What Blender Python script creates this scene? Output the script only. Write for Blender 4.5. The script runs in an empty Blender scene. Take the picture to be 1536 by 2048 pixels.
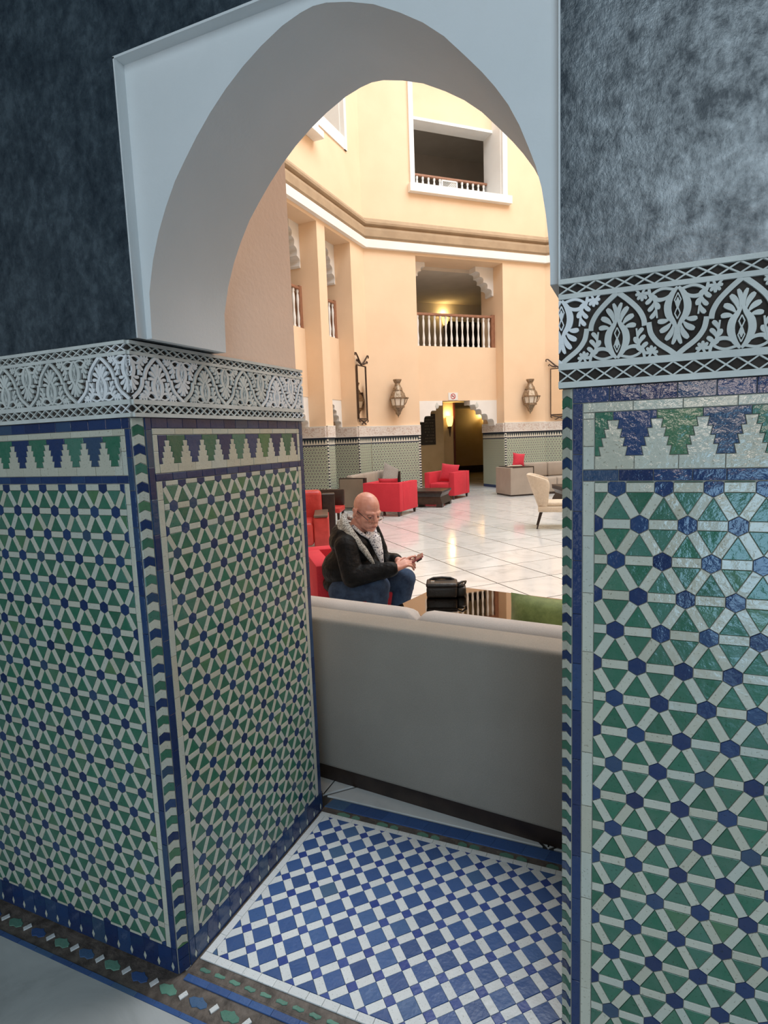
import bpy, bmesh, math, random
import numpy as np
from mathutils import Vector, Matrix, Euler

random.seed(7)
PI = math.pi
C = bpy.context.scene.collection
SC = bpy.context.scene

# ------------------------------------------------------------------ camera
FPX = 1174.19
YAW, PITCH, ROLL = 0.4130, -0.1230, -0.0370
CAM = Vector((1.2580, -1.2060, 1.60))
_fw = Vector((-math.sin(YAW) * math.cos(PITCH), math.cos(YAW) * math.cos(PITCH), math.sin(PITCH)))
_r = Vector((math.cos(YAW), math.sin(YAW), 0)); _u = _r.cross(_fw)
R_ = _r * math.cos(ROLL) + _u * math.sin(ROLL); U_ = -_r * math.sin(ROLL) + _u * math.cos(ROLL)
cd = bpy.data.cameras.new('camera'); cam = bpy.data.objects.new('camera', cd); C.objects.link(cam)
M4 = Matrix.Identity(4)
for i in range(3):
    M4[i][0], M4[i][1], M4[i][2], M4[i][3] = R_[i], U_[i], -_fw[i], CAM[i]
cam.matrix_world = M4
cd.sensor_fit = 'VERTICAL'; cd.sensor_height = 36.0; cd.lens = FPX / 2048 * 36.0
cd.clip_start = 0.05; cd.clip_end = 200
SC.camera = cam

# ------------------------------------------------------------------ light, exposure
SC.view_settings.view_transform = 'Standard'; SC.view_settings.look = 'None'
SC.view_settings.gamma = 1.0; SC.view_settings.use_curve_mapping = False
SC.view_settings.exposure = 0.0
SC.cycles.use_denoising = True
SC.cycles.max_bounces = 8; SC.cycles.diffuse_bounces = 4; SC.cycles.glossy_bounces = 4
SC.cycles.sample_clamp_indirect = 6.0
W = bpy.data.worlds.new('world'); SC.world = W; W.use_nodes = True
bg = W.node_tree.nodes['Background']
bg.inputs[0].default_value = (0.78, 0.90, 1.0, 1); bg.inputs[1].default_value = 0.12

def area(name, loc, rot, sx, sy, power, col):
    l = bpy.data.lights.new(name, 'AREA'); l.shape = 'RECTANGLE'; l.size = sx; l.size_y = sy
    l.energy = power; l.color = col
    o = bpy.data.objects.new(name, l); o.location = loc; o.rotation_euler = rot; C.objects.link(o); return o
area('assumed_skylight', (3.0, 9.4, 14.6), (0, 0, 0), 11.0, 12.0, 2450, (0.95, 0.98, 1.0))  # unseen light panel, assumed over the open court
R90 = math.radians(90)
area('front_fill_light', (-0.75, -4.5, 1.10), (R90, 0, 0), 2.9, 1.9, 16, (0.90, 0.97, 1.0))  # unseen fill panel, added to brighten the faces turned to the hall
area('assumed_high_light', (2.35, -4.5, 3.9), (math.radians(84), 0, math.radians(8)), 2.6, 2.8, 100, (0.72, 0.89, 1.0))  # unseen panel, assumed; added so the right-hand plaster shines and front faces brighten
area('assumed_low_light', (2.45, -4.5, 0.62), (R90, 0, 0), 1.2, 1.2, 34, (0.42, 0.72, 1.0))  # unseen cool panel assumed behind the camera, added for blue glints on the tiles
area('assumed_warm_light', (1.75, -4.5, 1.98), (R90, 0, 0), 1.2, 0.24, 14, (1.0, 0.82, 0.70))  # unseen warm strip, assumed; put there to give the top tiles pinkish glints

# ------------------------------------------------------------------ materials
def nt(m): return m.node_tree.nodes, m.node_tree.links
def base_mat(name, rough=0.6, metal=0.0, ior=1.5):
    m = bpy.data.materials.new(name); m.use_nodes = True
    n, l = nt(m); b = n['Principled BSDF']
    b.inputs['Roughness'].default_value = rough; b.inputs['Metallic'].default_value = metal
    b.inputs['IOR'].default_value = ior
    return m, n, l, b
def pos(n, kind='Position'):
    if kind == 'Object':
        t = n.new('ShaderNodeTexCoord'); return t.outputs['Object']
    g = n.new('ShaderNodeNewGeometry'); return g.outputs['Position']
def noise(n, l, src, scale, detail=3, rough=0.55, dist=0.0):
    t = n.new('ShaderNodeTexNoise'); t.inputs['Scale'].default_value = scale
    t.inputs['Detail'].default_value = detail; t.inputs['Roughness'].default_value = rough
    t.inputs['Distortion'].default_value = dist
    l.new(src, t.inputs['Vector']); return t.outputs['Fac']
def ramp(n, l, fac, stops, interp='LINEAR'):
    r = n.new('ShaderNodeValToRGB'); e = r.color_ramp.elements; r.color_ramp.interpolation = interp
    while len(e) < len(stops): e.new(0.5)
    for k, (p, c) in enumerate(stops):
        e[k].position = p; e[k].color = (*c, 1)
    l.new(fac, r.inputs['Fac']); return r.outputs['Color']
def bump(n, l, b, h, strength, dist=0.01):
    k = n.new('ShaderNodeBump'); k.inputs['Strength'].default_value = strength
    k.inputs['Distance'].default_value = dist
    l.new(h, k.inputs['Height']); l.new(k.outputs['Normal'], b.inputs['Normal'])
def mth(n, l, op, a, b=None, c=None):
    k = n.new('ShaderNodeMath'); k.operation = op
    for i, x in enumerate((a, b, c)):
        if x is None: continue
        if isinstance(x, (int, float)): k.inputs[i].default_value = x
        else: l.new(x, k.inputs[i])
    return k.outputs[0]
def mixc(n, l, fac, a, b, mode='MIX'):
    k = n.new('ShaderNodeMix'); k.data_type = 'RGBA'; k.blend_type = mode
    for s, x in ((0, fac), (6, a), (7, b)):
        if isinstance(x, (int, float)): k.inputs[s].default_value = x
        elif isinstance(x, tuple): k.inputs[s].default_value = (*x, 1)
        else: l.new(x, k.inputs[s])
    return k.outputs[2]

def lin(r, g, b):
    f = lambda c: c / 12.92 if c <= 0.04045 else ((c + 0.055) / 1.055) ** 2.4
    return (f(r / 255), f(g / 255), f(b / 255))

def mottled(name, c1, c2, scale=4, rough=0.6, bs=0.0, bscale=60, metal=0.0, ior=1.5, detail=4, lo=0.35, hi=0.65, bdist=0.01, kind='Position'):
    m, n, l, b = base_mat(name, rough, metal, ior)
    p = pos(n, kind); f = noise(n, l, p, scale, detail)
    l.new(ramp(n, l, f, [(lo, c1), (hi, c2)]), b.inputs['Base Color'])
    if bs: bump(n, l, b, noise(n, l, p, bscale, 3), bs, bdist)
    return m

def glazed(name, stops, rough=0.10, wear=0.35):
    """hand-cut glazed tile: one tint per piece, uneven surface"""
    m, n, l, b = base_mat(name, rough)
    g = n.new('ShaderNodeNewGeometry'); oi = n.new('ShaderNodeObjectInfo')
    r = mth(n, l, 'FRACT', mth(n, l, 'MULTIPLY_ADD', g.outputs['Random Per Island'], 7.31, oi.outputs['Random']))
    col = ramp(n, l, r, stops)
    p = g.outputs['Position']
    f = noise(n, l, p, 38, 4, 0.6)
    col2 = mixc(n, l, mth(n, l, 'MULTIPLY', f, wear), col, (0.30, 0.32, 0.30), 'MIX')
    spk = ramp(n, l, noise(n, l, p, 210, 2), [(0.30, (0.62, 0.60, 0.56)), (0.37, (1, 1, 1))])
    l.new(mixc(n, l, 1.0, col2, spk, 'MULTIPLY'), b.inputs['Base Color'])
    l.new(mth(n, l, 'MULTIPLY_ADD', noise(n, l, p, 70, 3), 0.14, rough - 0.05), b.inputs['Roughness'])
    h = mth(n, l, 'ADD', mth(n, l, 'MULTIPLY', noise(n, l, p, 26, 2), 1.0), mth(n, l, 'MULTIPLY', noise(n, l, p, 110, 3), 0.35))
    bump(n, l, b, h, 0.45, 0.004)
    return m

T_GREEN = glazed('glazed_green', [(0, (0.010, 0.110, 0.055)), (0.35, (0.014, 0.150, 0.080)), (0.6, (0.020, 0.125, 0.070)), (0.85, (0.040, 0.170, 0.115)), (1, (0.06, 0.17, 0.06))], wear=0.22)
T_BLUE = glazed('glazed_cobalt', [(0, (0.008, 0.022, 0.088)), (0.5, (0.010, 0.032, 0.118)), (0.85, (0.018, 0.052, 0.145)), (1, (0.035, 0.070, 0.125))], wear=0.06)
T_WHITE = glazed('glazed_offwhite', [(0, (0.50, 0.48, 0.38)), (0.5, (0.57, 0.56, 0.46)), (1, (0.51, 0.53, 0.46))], wear=0.10)
T_FWHITE = glazed('floor_white', [(0, (0.80, 0.82, 0.82)), (1, (0.86, 0.88, 0.88))], rough=0.30, wear=0.06)
T_FBLUE = glazed('floor_blue', [(0, (0.030, 0.085, 0.26)), (0.5, (0.040, 0.11, 0.33)), (0.85, (0.055, 0.14, 0.36)), (1, (0.07, 0.15, 0.27))], rough=0.30, wear=0.12)
T_FBLUE2 = glazed('floor_deep_blue', [(0, (0.020, 0.055, 0.30)), (1, (0.05, 0.10, 0.36))], rough=0.30, wear=0.10)
T_FGREEN = glazed('floor_green', [(0, (0.05, 0.22, 0.15)), (1, (0.12, 0.34, 0.24))], rough=0.4, wear=0.4)
T_BROWN = glazed('floor_brown', [(0, (0.07, 0.05, 0.045)), (1, (0.13, 0.10, 0.085))], rough=0.5, wear=0.2)
GROUT = mottled('grout', (0.30, 0.29, 0.25), (0.42, 0.41, 0.36), 30, 0.9)
BROWNGROUT = mottled('brown_screed', (0.075, 0.060, 0.050), (0.19, 0.155, 0.13), 26, 0.65, 0.4, 80)
PLASTER = mottled('carved_plaster', (0.55, 0.56, 0.53), (0.66, 0.67, 0.63), 12, 0.85, 0.25, 160, bdist=0.003)
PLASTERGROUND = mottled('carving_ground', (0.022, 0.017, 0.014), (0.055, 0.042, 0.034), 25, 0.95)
ARCHWHITE = mottled('arch_white', (0.66, 0.68, 0.68), (0.71, 0.72, 0.72), 3, 0.75, 0.06, 90)
WHITE = mottled('white_paint', (0.82, 0.81, 0.78), (0.87, 0.86, 0.83), 2, 0.6)
PEACH = mottled('peach_plaster', (0.83, 0.62, 0.425), (0.87, 0.655, 0.455), 1.3, 0.85, 0.12, 55)
SALMON = mottled('salmon_plaster', (0.74, 0.56, 0.45), (0.79, 0.60, 0.48), 1.6, 0.85, 0.12, 55)
TAN = mottled('tan_moulding', (0.40, 0.29, 0.185), (0.46, 0.34, 0.22), 3, 0.85, 0.15, 70)
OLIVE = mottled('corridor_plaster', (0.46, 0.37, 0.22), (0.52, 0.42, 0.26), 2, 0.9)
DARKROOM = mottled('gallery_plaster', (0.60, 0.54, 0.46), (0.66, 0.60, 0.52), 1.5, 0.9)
DARKWOOD = mottled('dark_wood', (0.018, 0.011, 0.009), (0.035, 0.022, 0.017), 14, 0.35)
RAILWOOD = mottled('rail_wood', (0.28, 0.13, 0.075), (0.36, 0.17, 0.10), 12, 0.5)
IRON = mottled('wrought_iron', (0.045, 0.026, 0.018), (0.085, 0.05, 0.032), 20, 0.55, metal=0.3)
BRASS = mottled('aged_brass', (0.20, 0.14, 0.085), (0.42, 0.33, 0.24), 28, 0.42, 0.5, 90, metal=0.75)

def tadelakt():
    """polished lime plaster: dark slate, cloudy, burnished unevenly"""
    m, n, l, b = base_mat('slate_tadelakt', 0.33)
    p = pos(n)
    v = n.new('ShaderNodeVectorMath'); v.operation = 'MULTIPLY'; l.new(p, v.inputs[0]); v.inputs[1].default_value = (1.0, 1.0, 0.75)
    f1 = noise(n, l, v.outputs[0], 7, 6, 0.7, 0.25); f2 = noise(n, l, v.outputs[0], 32, 6, 0.72, 0.2); f3 = noise(n, l, v.outputs[0], 90, 3, 0.6)
    f = mth(n, l, 'ADD', mth(n, l, 'MULTIPLY', f1, 0.45), mth(n, l, 'MULTIPLY', f2, 0.55))
    l.new(ramp(n, l, f, [(0.40, (0.020, 0.029, 0.039)), (0.50, (0.034, 0.049, 0.062)), (0.60, (0.066, 0.090, 0.108))]), b.inputs['Base Color'])
    l.new(mth(n, l, 'MULTIPLY_ADD', f3, 0.30, 0.16), b.inputs['Roughness'])
    l.new(ramp(n, l, f, [(0.40, (0.25, 0.25, 0.25)), (0.50, (0.65, 0.65, 0.65)), (0.60, (1, 1, 1))]), b.inputs['Specular IOR Level']); b.inputs['IOR'].default_value = 1.62
    bump(n, l, b, mth(n, l, 'ADD', f2, mth(n, l, 'MULTIPLY', f3, 0.5)), 0.22, 0.006)
    return m
SLATE = tadelakt()

def fabric(name, c1, c2, rough=0.9, scale=120, sheen=0.0):
    m, n, l, b = base_mat(name, rough)
    p = pos(n, 'Object'); f = noise(n, l, p, scale, 3, 0.7); g = noise(n, l, p, 3, 3)
    l.new(ramp(n, l, mth(n, l, 'ADD', mth(n, l, 'MULTIPLY', f, 0.6), mth(n, l, 'MULTIPLY', g, 0.4)), [(0.36, c1), (0.64, c2)]), b.inputs['Base Color'])
    bump(n, l, b, f, 0.25, 0.003)
    if sheen: b.inputs['Sheen Weight'].default_value = sheen
    return m
RED = fabric('red_fabric', (0.52, 0.022, 0.042), (0.64, 0.038, 0.062))
REDCUSH = fabric('crimson_velvet', (0.48, 0.010, 0.035), (0.62, 0.03, 0.06), 0.7, 60, 0.2)
REDLEATHER = mottled('red_leather', (0.42, 0.030, 0.028), (0.54, 0.05, 0.045), 9, 0.38, 0.3, 60, kind='Object')
BEIGE = fabric('beige_fabric', (0.33, 0.285, 0.24), (0.41, 0.36, 0.31))
TAUPE = fabric('taupe_fabric', (0.20, 0.165, 0.125), (0.26, 0.22, 0.17))
GREIGE = fabric('greige_linen', (0.235, 0.210, 0.178), (0.29, 0.262, 0.225), 0.9, 200)
GREIGE2 = fabric('greige_cushion', (0.42, 0.385, 0.36), (0.50, 0.46, 0.43), 0.9, 200)
GREENVELVET = fabric('green_velvet', (0.085, 0.125, 0.020), (0.19, 0.25, 0.065), 0.75, 18, 0.3)
GREYCUSH = fabric('grey_cushion', (0.24, 0.22, 0.20), (0.34, 0.32, 0.30), 0.9, 40)
CREAM = fabric('cream_velvet', (0.58, 0.49, 0.38), (0.70, 0.61, 0.49), 0.8, 30, 0.2)
JACKET = mottled('black_nylon', (0.005, 0.0055, 0.006), (0.010, 0.011, 0.013), 16, 0.55, 0.8, 11, bdist=0.03, ior=1.25)
JEANS = fabric('blue_denim', (0.014, 0.030, 0.070), (0.050, 0.095, 0.185), 0.9, 14)
SKIN = mottled('skin', (0.58, 0.27, 0.205), (0.68, 0.36, 0.285), 22, 0.38, 0.15, 120, bdist=0.002)
LIP = mottled('lip', (0.33, 0.10, 0.085), (0.38, 0.12, 0.10), 30, 0.5)
LEATHERBAG = mottled('black_leather', (0.008, 0.008, 0.008), (0.016, 0.015, 0.015), 30, 0.35, 0.3, 80)

def spots(name, basec, dark, scale, thr=0.45):
    m, n, l, b = base_mat(name, 0.8)
    p = pos(n); f = noise(n, l, p, scale, 1, 0.3)
    l.new(ramp(n, l, f, [(thr, dark), (thr + 0.04, basec)]), b.inputs['Base Color']); return m
SHIRT = spots('printed_shirt', (0.78, 0.80, 0.84), (0.07, 0.07, 0.12), 110, 0.38)
LINING = spots('striped_lining', (0.52, 0.54, 0.52), (0.20, 0.20, 0.19), 125, 0.46)

def marble(name, c1, c2, c3, rough):
    m, n, l, b = base_mat(name, rough)
    p = pos(n); oi = n.new('ShaderNodeObjectInfo')
    v = n.new('ShaderNodeVectorMath'); v.operation = 'MULTIPLY_ADD'
    l.new(oi.outputs['Random'], v.inputs[0]); v.inputs[1].default_value = (37, 19, 5); l.new(p, v.inputs[2])
    f = noise(n, l, v.outputs[0], 2.6, 6, 0.62, 1.2)
    tint = mth(n, l, 'MULTIPLY_ADD', oi.outputs['Random'], 0.10, 0.93)
    col = ramp(n, l, f, [(0.32, c3), (0.47, c1), (0.70, c2)])
    h = n.new('ShaderNodeVectorMath'); h.operation = 'SCALE'; l.new(col, h.inputs[0]); l.new(tint, h.inputs['Scale'])
    l.new(h.outputs[0], b.inputs['Base Color']); return m
MARBLE = marble('white_marble', (0.74, 0.765, 0.77), (0.81, 0.83, 0.835), (0.60, 0.62, 0.625), 0.10)
GREYMARBLE = marble('grey_marble', (0.52, 0.54, 0.545), (0.62, 0.64, 0.64), (0.42, 0.435, 0.44), 0.25)
JOINT = mottled('dark_joint', (0.045, 0.042, 0.04), (0.07, 0.065, 0.06), 8, 0.5)

def emit(name, col, s):
    m = bpy.data.materials.new(name); m.use_nodes = True; n, l = nt(m)
    b = n['Principled BSDF']; b.inputs['Base Color'].default_value = (*col, 1)
    b.inputs['Emission Color'].default_value = (*col, 1); b.inputs['Emission Strength'].default_value = s
    return m
LAMPGLASS = emit('lit_amber_glass', (1.0, 0.66, 0.20), 2.2)
def plain(name, col, rough=0.5, metal=0.0, ior=1.5, trans=0.0):
    m, n, l, b = base_mat(name, rough, metal, ior); b.inputs['Base Color'].default_value = (*col, 1)
    b.inputs['Transmission Weight'].default_value = trans; return m
MIRROR = plain('mirror_glass', (0.88, 0.86, 0.82), 0.02, 1.0)
TABLETOP = plain('smoked_mirror', (0.27, 0.205, 0.15), 0.025, 1.0)
LANTERNGLASS = plain('frosted_lantern_glass', (0.80, 0.75, 0.66), 0.3)
LENS = plain('spectacle_lens', (1, 1, 1), 0.02, 0.0, 1.1, 1.0)
STEEL = plain('spectacle_metal', (0.72, 0.70, 0.66), 0.2, 1.0)
PHONE = plain('phone_back', (0.30, 0.075, 0.075), 0.3)
PHONEDARK = plain('phone_case', (0.012, 0.012, 0.013), 0.5)
SCREEN = plain('phone_glass', (0.16, 0.05, 0.06), 0.08)
SIGNWHITE = plain('sign_white', (0.80, 0.80, 0.78), 0.5)
SIGNRED = plain('sign_red', (0.55, 0.02, 0.03), 0.5)
SIGNBLACK = plain('sign_black', (0.02, 0.02, 0.02), 0.5)
BOARD = plain('black_board', (0.018, 0.016, 0.013), 0.6)
BOARDTXT = plain('board_lettering', (0.15, 0.135, 0.10), 0.6)
PAPER = plain('paper', (0.62, 0.58, 0.50), 0.8)
EYEWHITE = plain('eyeball', (0.26, 0.17, 0.14), 0.35)
EYEDARK = plain('iris', (0.03, 0.02, 0.015), 0.2)
FRAMERED = plain('opening_red_frame', (0.10, 0.02, 0.015), 0.5)  # dark red of the frame inside the corridor

def far_dado():
    """distant tile field, pieces too small to tell apart: bars, stars, stepped band, dotted corner"""
    m, n, l, b = base_mat('distant_zellige', 0.35)
    o = pos(n, 'Object'); s = n.new('ShaderNodeSeparateXYZ'); l.new(o, s.inputs[0])
    x, z = s.outputs['X'], s.outputs['Z']
    H = 0.0705; ds = []
    for k in range(3):
        a = PI / 2 + k * PI / 3
        d = mth(n, l, 'ADD', mth(n, l, 'MULTIPLY', x, math.cos(a) / H), mth(n, l, 'MULTIPLY', z, math.sin(a) / H))
        ds.append(mth(n, l, 'ABSOLUTE', mth(n, l, 'SUBTRACT', mth(n, l, 'FRACT', mth(n, l, 'ADD', d, 100.5)), 0.5)))
    mn = mth(n, l, 'MINIMUM', mth(n, l, 'MINIMUM', ds[0], ds[1]), ds[2])
    mx = mth(n, l, 'MAXIMUM', mth(n, l, 'MAXIMUM', ds[0], ds[1]), ds[2])
    bar = mth(n, l, 'LESS_THAN', mn, 0.14); hexm = mth(n, l, 'LESS_THAN', mx, 0.24)
    nz = noise(n, l, o, 12, 2)
    green = ramp(n, l, nz, [(0.3, (0.10, 0.22, 0.15)), (0.7, (0.15, 0.30, 0.21))])
    c = mixc(n, l, bar, green, (0.62, 0.62, 0.52)); c = mixc(n, l, hexm, c, (0.045, 0.065, 0.09))
    # stepped band between 1.53 and 1.66
    tri = mth(n, l, 'ABSOLUTE', mth(n, l, 'SUBTRACT', mth(n, l, 'FRACT', mth(n, l, 'ADD', mth(n, l, 'DIVIDE', x, 0.0755), 50)), 0.5))
    zz = mth(n, l, 'DIVIDE', mth(n, l, 'SUBTRACT', z, 1.535), 0.10)
    dark = mth(n, l, 'GREATER_THAN', zz, mth(n, l, 'MULTIPLY', tri, 2.2))
    band = mixc(n, l, dark, (0.66, 0.65, 0.57), (0.012, 0.035, 0.05))
    c = mixc(n, l, mth(n, l, 'GREATER_THAN', z, 1.525), c, band)
    edge = mth(n, l, 'ADD', mth(n, l, 'LESS_THAN', mth(n, l, 'ABSOLUTE', mth(n, l, 'SUBTRACT', z, 1.51)), 0.014), mth(n, l, 'GREATER_THAN', z, 1.655))
    c = mixc(n, l, edge, c, (0.012, 0.022, 0.06))
    c = mixc(n, l, mth(n, l, 'LESS_THAN', z, 0.085), c, (0.02, 0.045, 0.15))
    l.new(c, b.inputs['Base Color']); return m
FARDADO = far_dado()
def far_frieze():
    m, n, l, b = base_mat('distant_carving', 0.85)
    o = pos(n, 'Object')
    f = mth(n, l, 'ABSOLUTE', mth(n, l, 'SUBTRACT', noise(n, l, o, 13, 2, 0.5, 0.6), 0.5))
    c = ramp(n, l, f, [(0.012, (0.54, 0.42, 0.36)), (0.045, (0.74, 0.70, 0.66))])
    s = n.new('ShaderNodeSeparateXYZ'); l.new(o, s.inputs[0])
    e = mth(n, l, 'GREATER_THAN', mth(n, l, 'ABSOLUTE', mth(n, l, 'SUBTRACT', s.outputs['Z'], 1.82)), 0.105)
    l.new(mixc(n, l, e, c, (0.76, 0.74, 0.70)), b.inputs['Base Color']); return m
FARFRIEZE = far_frieze()
def dotted():
    m, n, l, b = base_mat('distant_corner_bead', 0.4)
    s = n.new('ShaderNodeSeparateXYZ'); l.new(pos(n, 'Object'), s.inputs[0])
    f = mth(n, l, 'FRACT', mth(n, l, 'DIVIDE', s.outputs['Z'], 0.075))
    c = mixc(n, l, mth(n, l, 'GREATER_THAN', f, 0.5), (0.02, 0.03, 0.05), (0.68, 0.68, 0.62))
    l.new(c, b.inputs['Base Color']); return m
DOTTED = dotted()

# ------------------------------------------------------------------ mesh helpers
class MB:
    def __init__(s): s.v = []; s.f = []; s.m = []
    def add(s, v, f, mi=0, mat=None):
        k = len(s.v)
        s.v += [tuple(mat @ Vector(p)) if mat is not None else tuple(p) for p in v]
        s.f += [tuple(i + k for i in q) for q in f]; s.m += [mi] * len(f); return s
    def box(s, x0, x1, y0, y1, z0, z1, mi=0, mat=None):
        v = [(x, y, z) for z in (z0, z1) for y in (y0, y1) for x in (x0, x1)]
        f = [(0, 2, 3, 1), (4, 5, 7, 6), (0, 1, 5, 4), (2, 6, 7, 3), (0, 4, 6, 2), (1, 3, 7, 5)]
        return s.add(v, f, mi, mat)
    def rbox(s, x0, x1, y0, y1, z0, z1, bev=0.02, seg=2, mi=0, mat=None):
        b = bmesh.new(); bmesh.ops.create_cube(b, size=1)
        for q in b.verts: q.co = Vector(((x0 + x1) / 2 + q.co.x * (x1 - x0), (y0 + y1) / 2 + q.co.y * (y1 - y0), (z0 + z1) / 2 + q.co.z * (z1 - z0)))
        bmesh.ops.bevel(b, geom=list(b.edges), offset=bev, segments=seg, affect='EDGES', profile=0.5)
        b.verts.index_update()
        s.add([q.co[:] for q in b.verts], [[q.index for q in f.verts] for f in b.faces], mi, mat); b.free(); return s
    def prism(s, poly, z0, z1, mi=0, mat=None):
        n = len(poly)
        v = [(x, y, z0) for x, y in poly] + [(x, y, z1) for x, y in poly]
        f = [tuple(range(n - 1, -1, -1)), tuple(range(n, 2 * n))] + [(i, (i + 1) % n, n + (i + 1) % n, n + i) for i in range(n)]
        return s.add(v, f, mi, mat)
    def lathe(s, prof, seg=16, mi=0, mat=None, ph=0.0):
        v = []; f = []
        for r, z in prof:
            for k in range(seg):
                a = ph + 2 * PI * k / seg; v.append((r * math.cos(a), r * math.sin(a), z))
        for i in range(len(prof) - 1):
            for k in range(seg):
                f.append((i * seg + k, i * seg + (k + 1) % seg, (i + 1) * seg + (k + 1) % seg, (i + 1) * seg + k))
        f.append(tuple(range(seg - 1, -1, -1))); f.append(tuple(range((len(prof) - 1) * seg, len(prof) * seg)))
        return s.add(v, f, mi, mat)
    def tube(s, pts, rad, seg=8, mi=0, mat=None):
        pts = [Vector(p) for p in pts]; n = len(pts)
        rs = rad if isinstance(rad, (list, tuple)) else [rad] * n
        v = []; f = []; up = None
        for i, p in enumerate(pts):
            t = (pts[min(i + 1, n - 1)] - pts[max(i - 1, 0)]).normalized()
            if up is None:
                up = t.cross(Vector((0, 0, 1)));
                if up.length < 1e-3: up = t.cross(Vector((1, 0, 0)))
            up = (up - t * up.dot(t)).normalized(); w = t.cross(up)
            for k in range(seg):
                a = 2 * PI * k / seg; q = p + (up * math.cos(a) + w * math.sin(a)) * rs[i]; v.append(q[:])
        for i in range(n - 1):
            for k in range(seg): f.append((i * seg + k, i * seg + (k + 1) % seg, (i + 1) * seg + (k + 1) % seg, (i + 1) * seg + k))
        f.append(tuple(range(seg - 1, -1, -1))); f.append(tuple(range((n - 1) * seg, n * seg)))
        return s.add(v, f, mi, mat)
    def ell(s, c, r, mi=0, mat=None, n=18, rot=None):
        c = Vector(c); v = []; f = []; m = n // 2
        for i in range(m + 1):
            th = PI * i / m
            for k in range(n):
                a = 2 * PI * k / n
                q = Vector((r[0] * math.sin(th) * math.cos(a), r[1] * math.sin(th) * math.sin(a), r[2] * math.cos(th)))
                if rot is not None: q = rot @ q
                v.append((c + q)[:])
        for i in range(m):
            for k in range(n): f.append((i * n + k, (i + 1) * n + k, (i + 1) * n + (k + 1) % n, i * n + (k + 1) % n))
        return s.add(v, f, mi, mat)
    def cap(s, a, b, ra, rb, seg=14, mi=0):
        a = Vector(a); b = Vector(b); t = (b - a).normalized()
        P = []; R = []
        for k in range(5): an = PI / 2 * (1 - k / 4 * 0.98); P.append(a - t * ra * math.sin(an)); R.append(ra * math.cos(an) + 1e-4)
        for k in range(5): an = PI / 2 * (0.02 + k / 4 * 0.98); P.append(b + t * rb * math.sin(an)); R.append(rb * math.cos(an) + 1e-4)
        return s.tube(P, R, seg, mi)
    def pillow(s, w, h, t, mi=0, mat=None, n=14, pinch=0.06, p=2.6):
        """soft cushion in the local XZ plane, thickness along Y"""
        v = []; f = []
        for sgn in (1, -1):
            o = len(v)
            for j in range(n + 1):
                for i in range(n + 1):
                    a = -1 + 2 * i / n; c = -1 + 2 * j / n
                    th = t / 2 * (max(0, 1 - abs(a) ** p) * max(0, 1 - abs(c) ** p)) ** 0.42
                    x = a * w / 2 * (1 - pinch * (1 - abs(c) ** 2)); z = c * h / 2 * (1 - pinch * (1 - abs(a) ** 2))
                    v.append((x, sgn * th, z))
            for j in range(n):
                for i in range(n):
                    q = (o + j * (n + 1) + i, o + j * (n + 1) + i + 1, o + (j + 1) * (n + 1) + i + 1, o + (j + 1) * (n + 1) + i)
                    f.append(q if sgn < 0 else q[::-1])
        return s.add(v, f, mi, mat)
    def mesh(s, name, mats, smooth=None):
        me = bpy.data.meshes.new(name); me.from_pydata(s.v, [], s.f)
        for m in (mats if isinstance(mats, (list, tuple)) else [mats]): me.materials.append(m)
        if any(s.m): me.polygons.foreach_set('material_index', s.m)
        me.update()
        if smooth is not None:
            me.polygons.foreach_set('use_smooth', [True] * len(me.polygons))
            if smooth < 180: me.set_sharp_from_angle(angle=math.radians(smooth))
        return me
    def build(s, name, mats, parent=None, smooth=None, label=None):
        return link(name, s.mesh(name, mats, smooth), parent, label)
def link(name, me, parent=None, label=None):
    o = bpy.data.objects.new(name, me); C.objects.link(o)
    if parent is not None: o.parent = parent
    if label: o['label'] = label
    return o
def tag(o, label, cat=None, group=None, kind=None):
    o['label'] = label
    if cat: o['category'] = cat
    if group: o['group'] = group
    if kind: o['kind'] = kind
    return o
def thing(name, label, cat, loc=(0, 0, 0), rz=0.0, group=None):
    o = bpy.data.objects.new(name, None); C.objects.link(o); o.empty_display_size = 0.1
    o.location = loc; o.rotation_euler = (0, 0, rz)
    return tag(o, label, cat, group)
def struct(name, mb, mats, label, smooth=None):
    return tag(mb.build(name, mats, None, smooth), label, None, None, 'structure')
def part_of(parent, name, mb, mats, smooth=None, label=None): return mb.build(name, mats, parent, smooth, label)
def dup(root, loc, rz, label=None, group=None):
    r = root.copy(); C.objects.link(r); r.location = loc; r.rotation_euler = (0, 0, rz)
    if label: r['label'] = label
    if group: r['group'] = group
    for ch in list(root.children):
        c = ch.copy(); C.objects.link(c); c.parent = r
        for g in ch.children:
            d = g.copy(); C.objects.link(d); d.parent = c
    return r
def voxel(mb, size, smooth=6, fac=0.5):
    me = mb.mesh('tmp', SKIN); o = bpy.data.objects.new('tmp', me); C.objects.link(o)
    r = o.modifiers.new('r', 'REMESH'); r.mode = 'VOXEL'; r.voxel_size = size
    q = o.modifiers.new('s', 'SMOOTH'); q.iterations = smooth; q.factor = fac
    dg = bpy.context.evaluated_depsgraph_get(); out = bpy.data.meshes.new_from_object(o.evaluated_get(dg))
    bpy.data.objects.remove(o); bpy.data.meshes.remove(me)
    out.polygons.foreach_set('use_smooth', [True] * len(out.polygons)); return out

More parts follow.
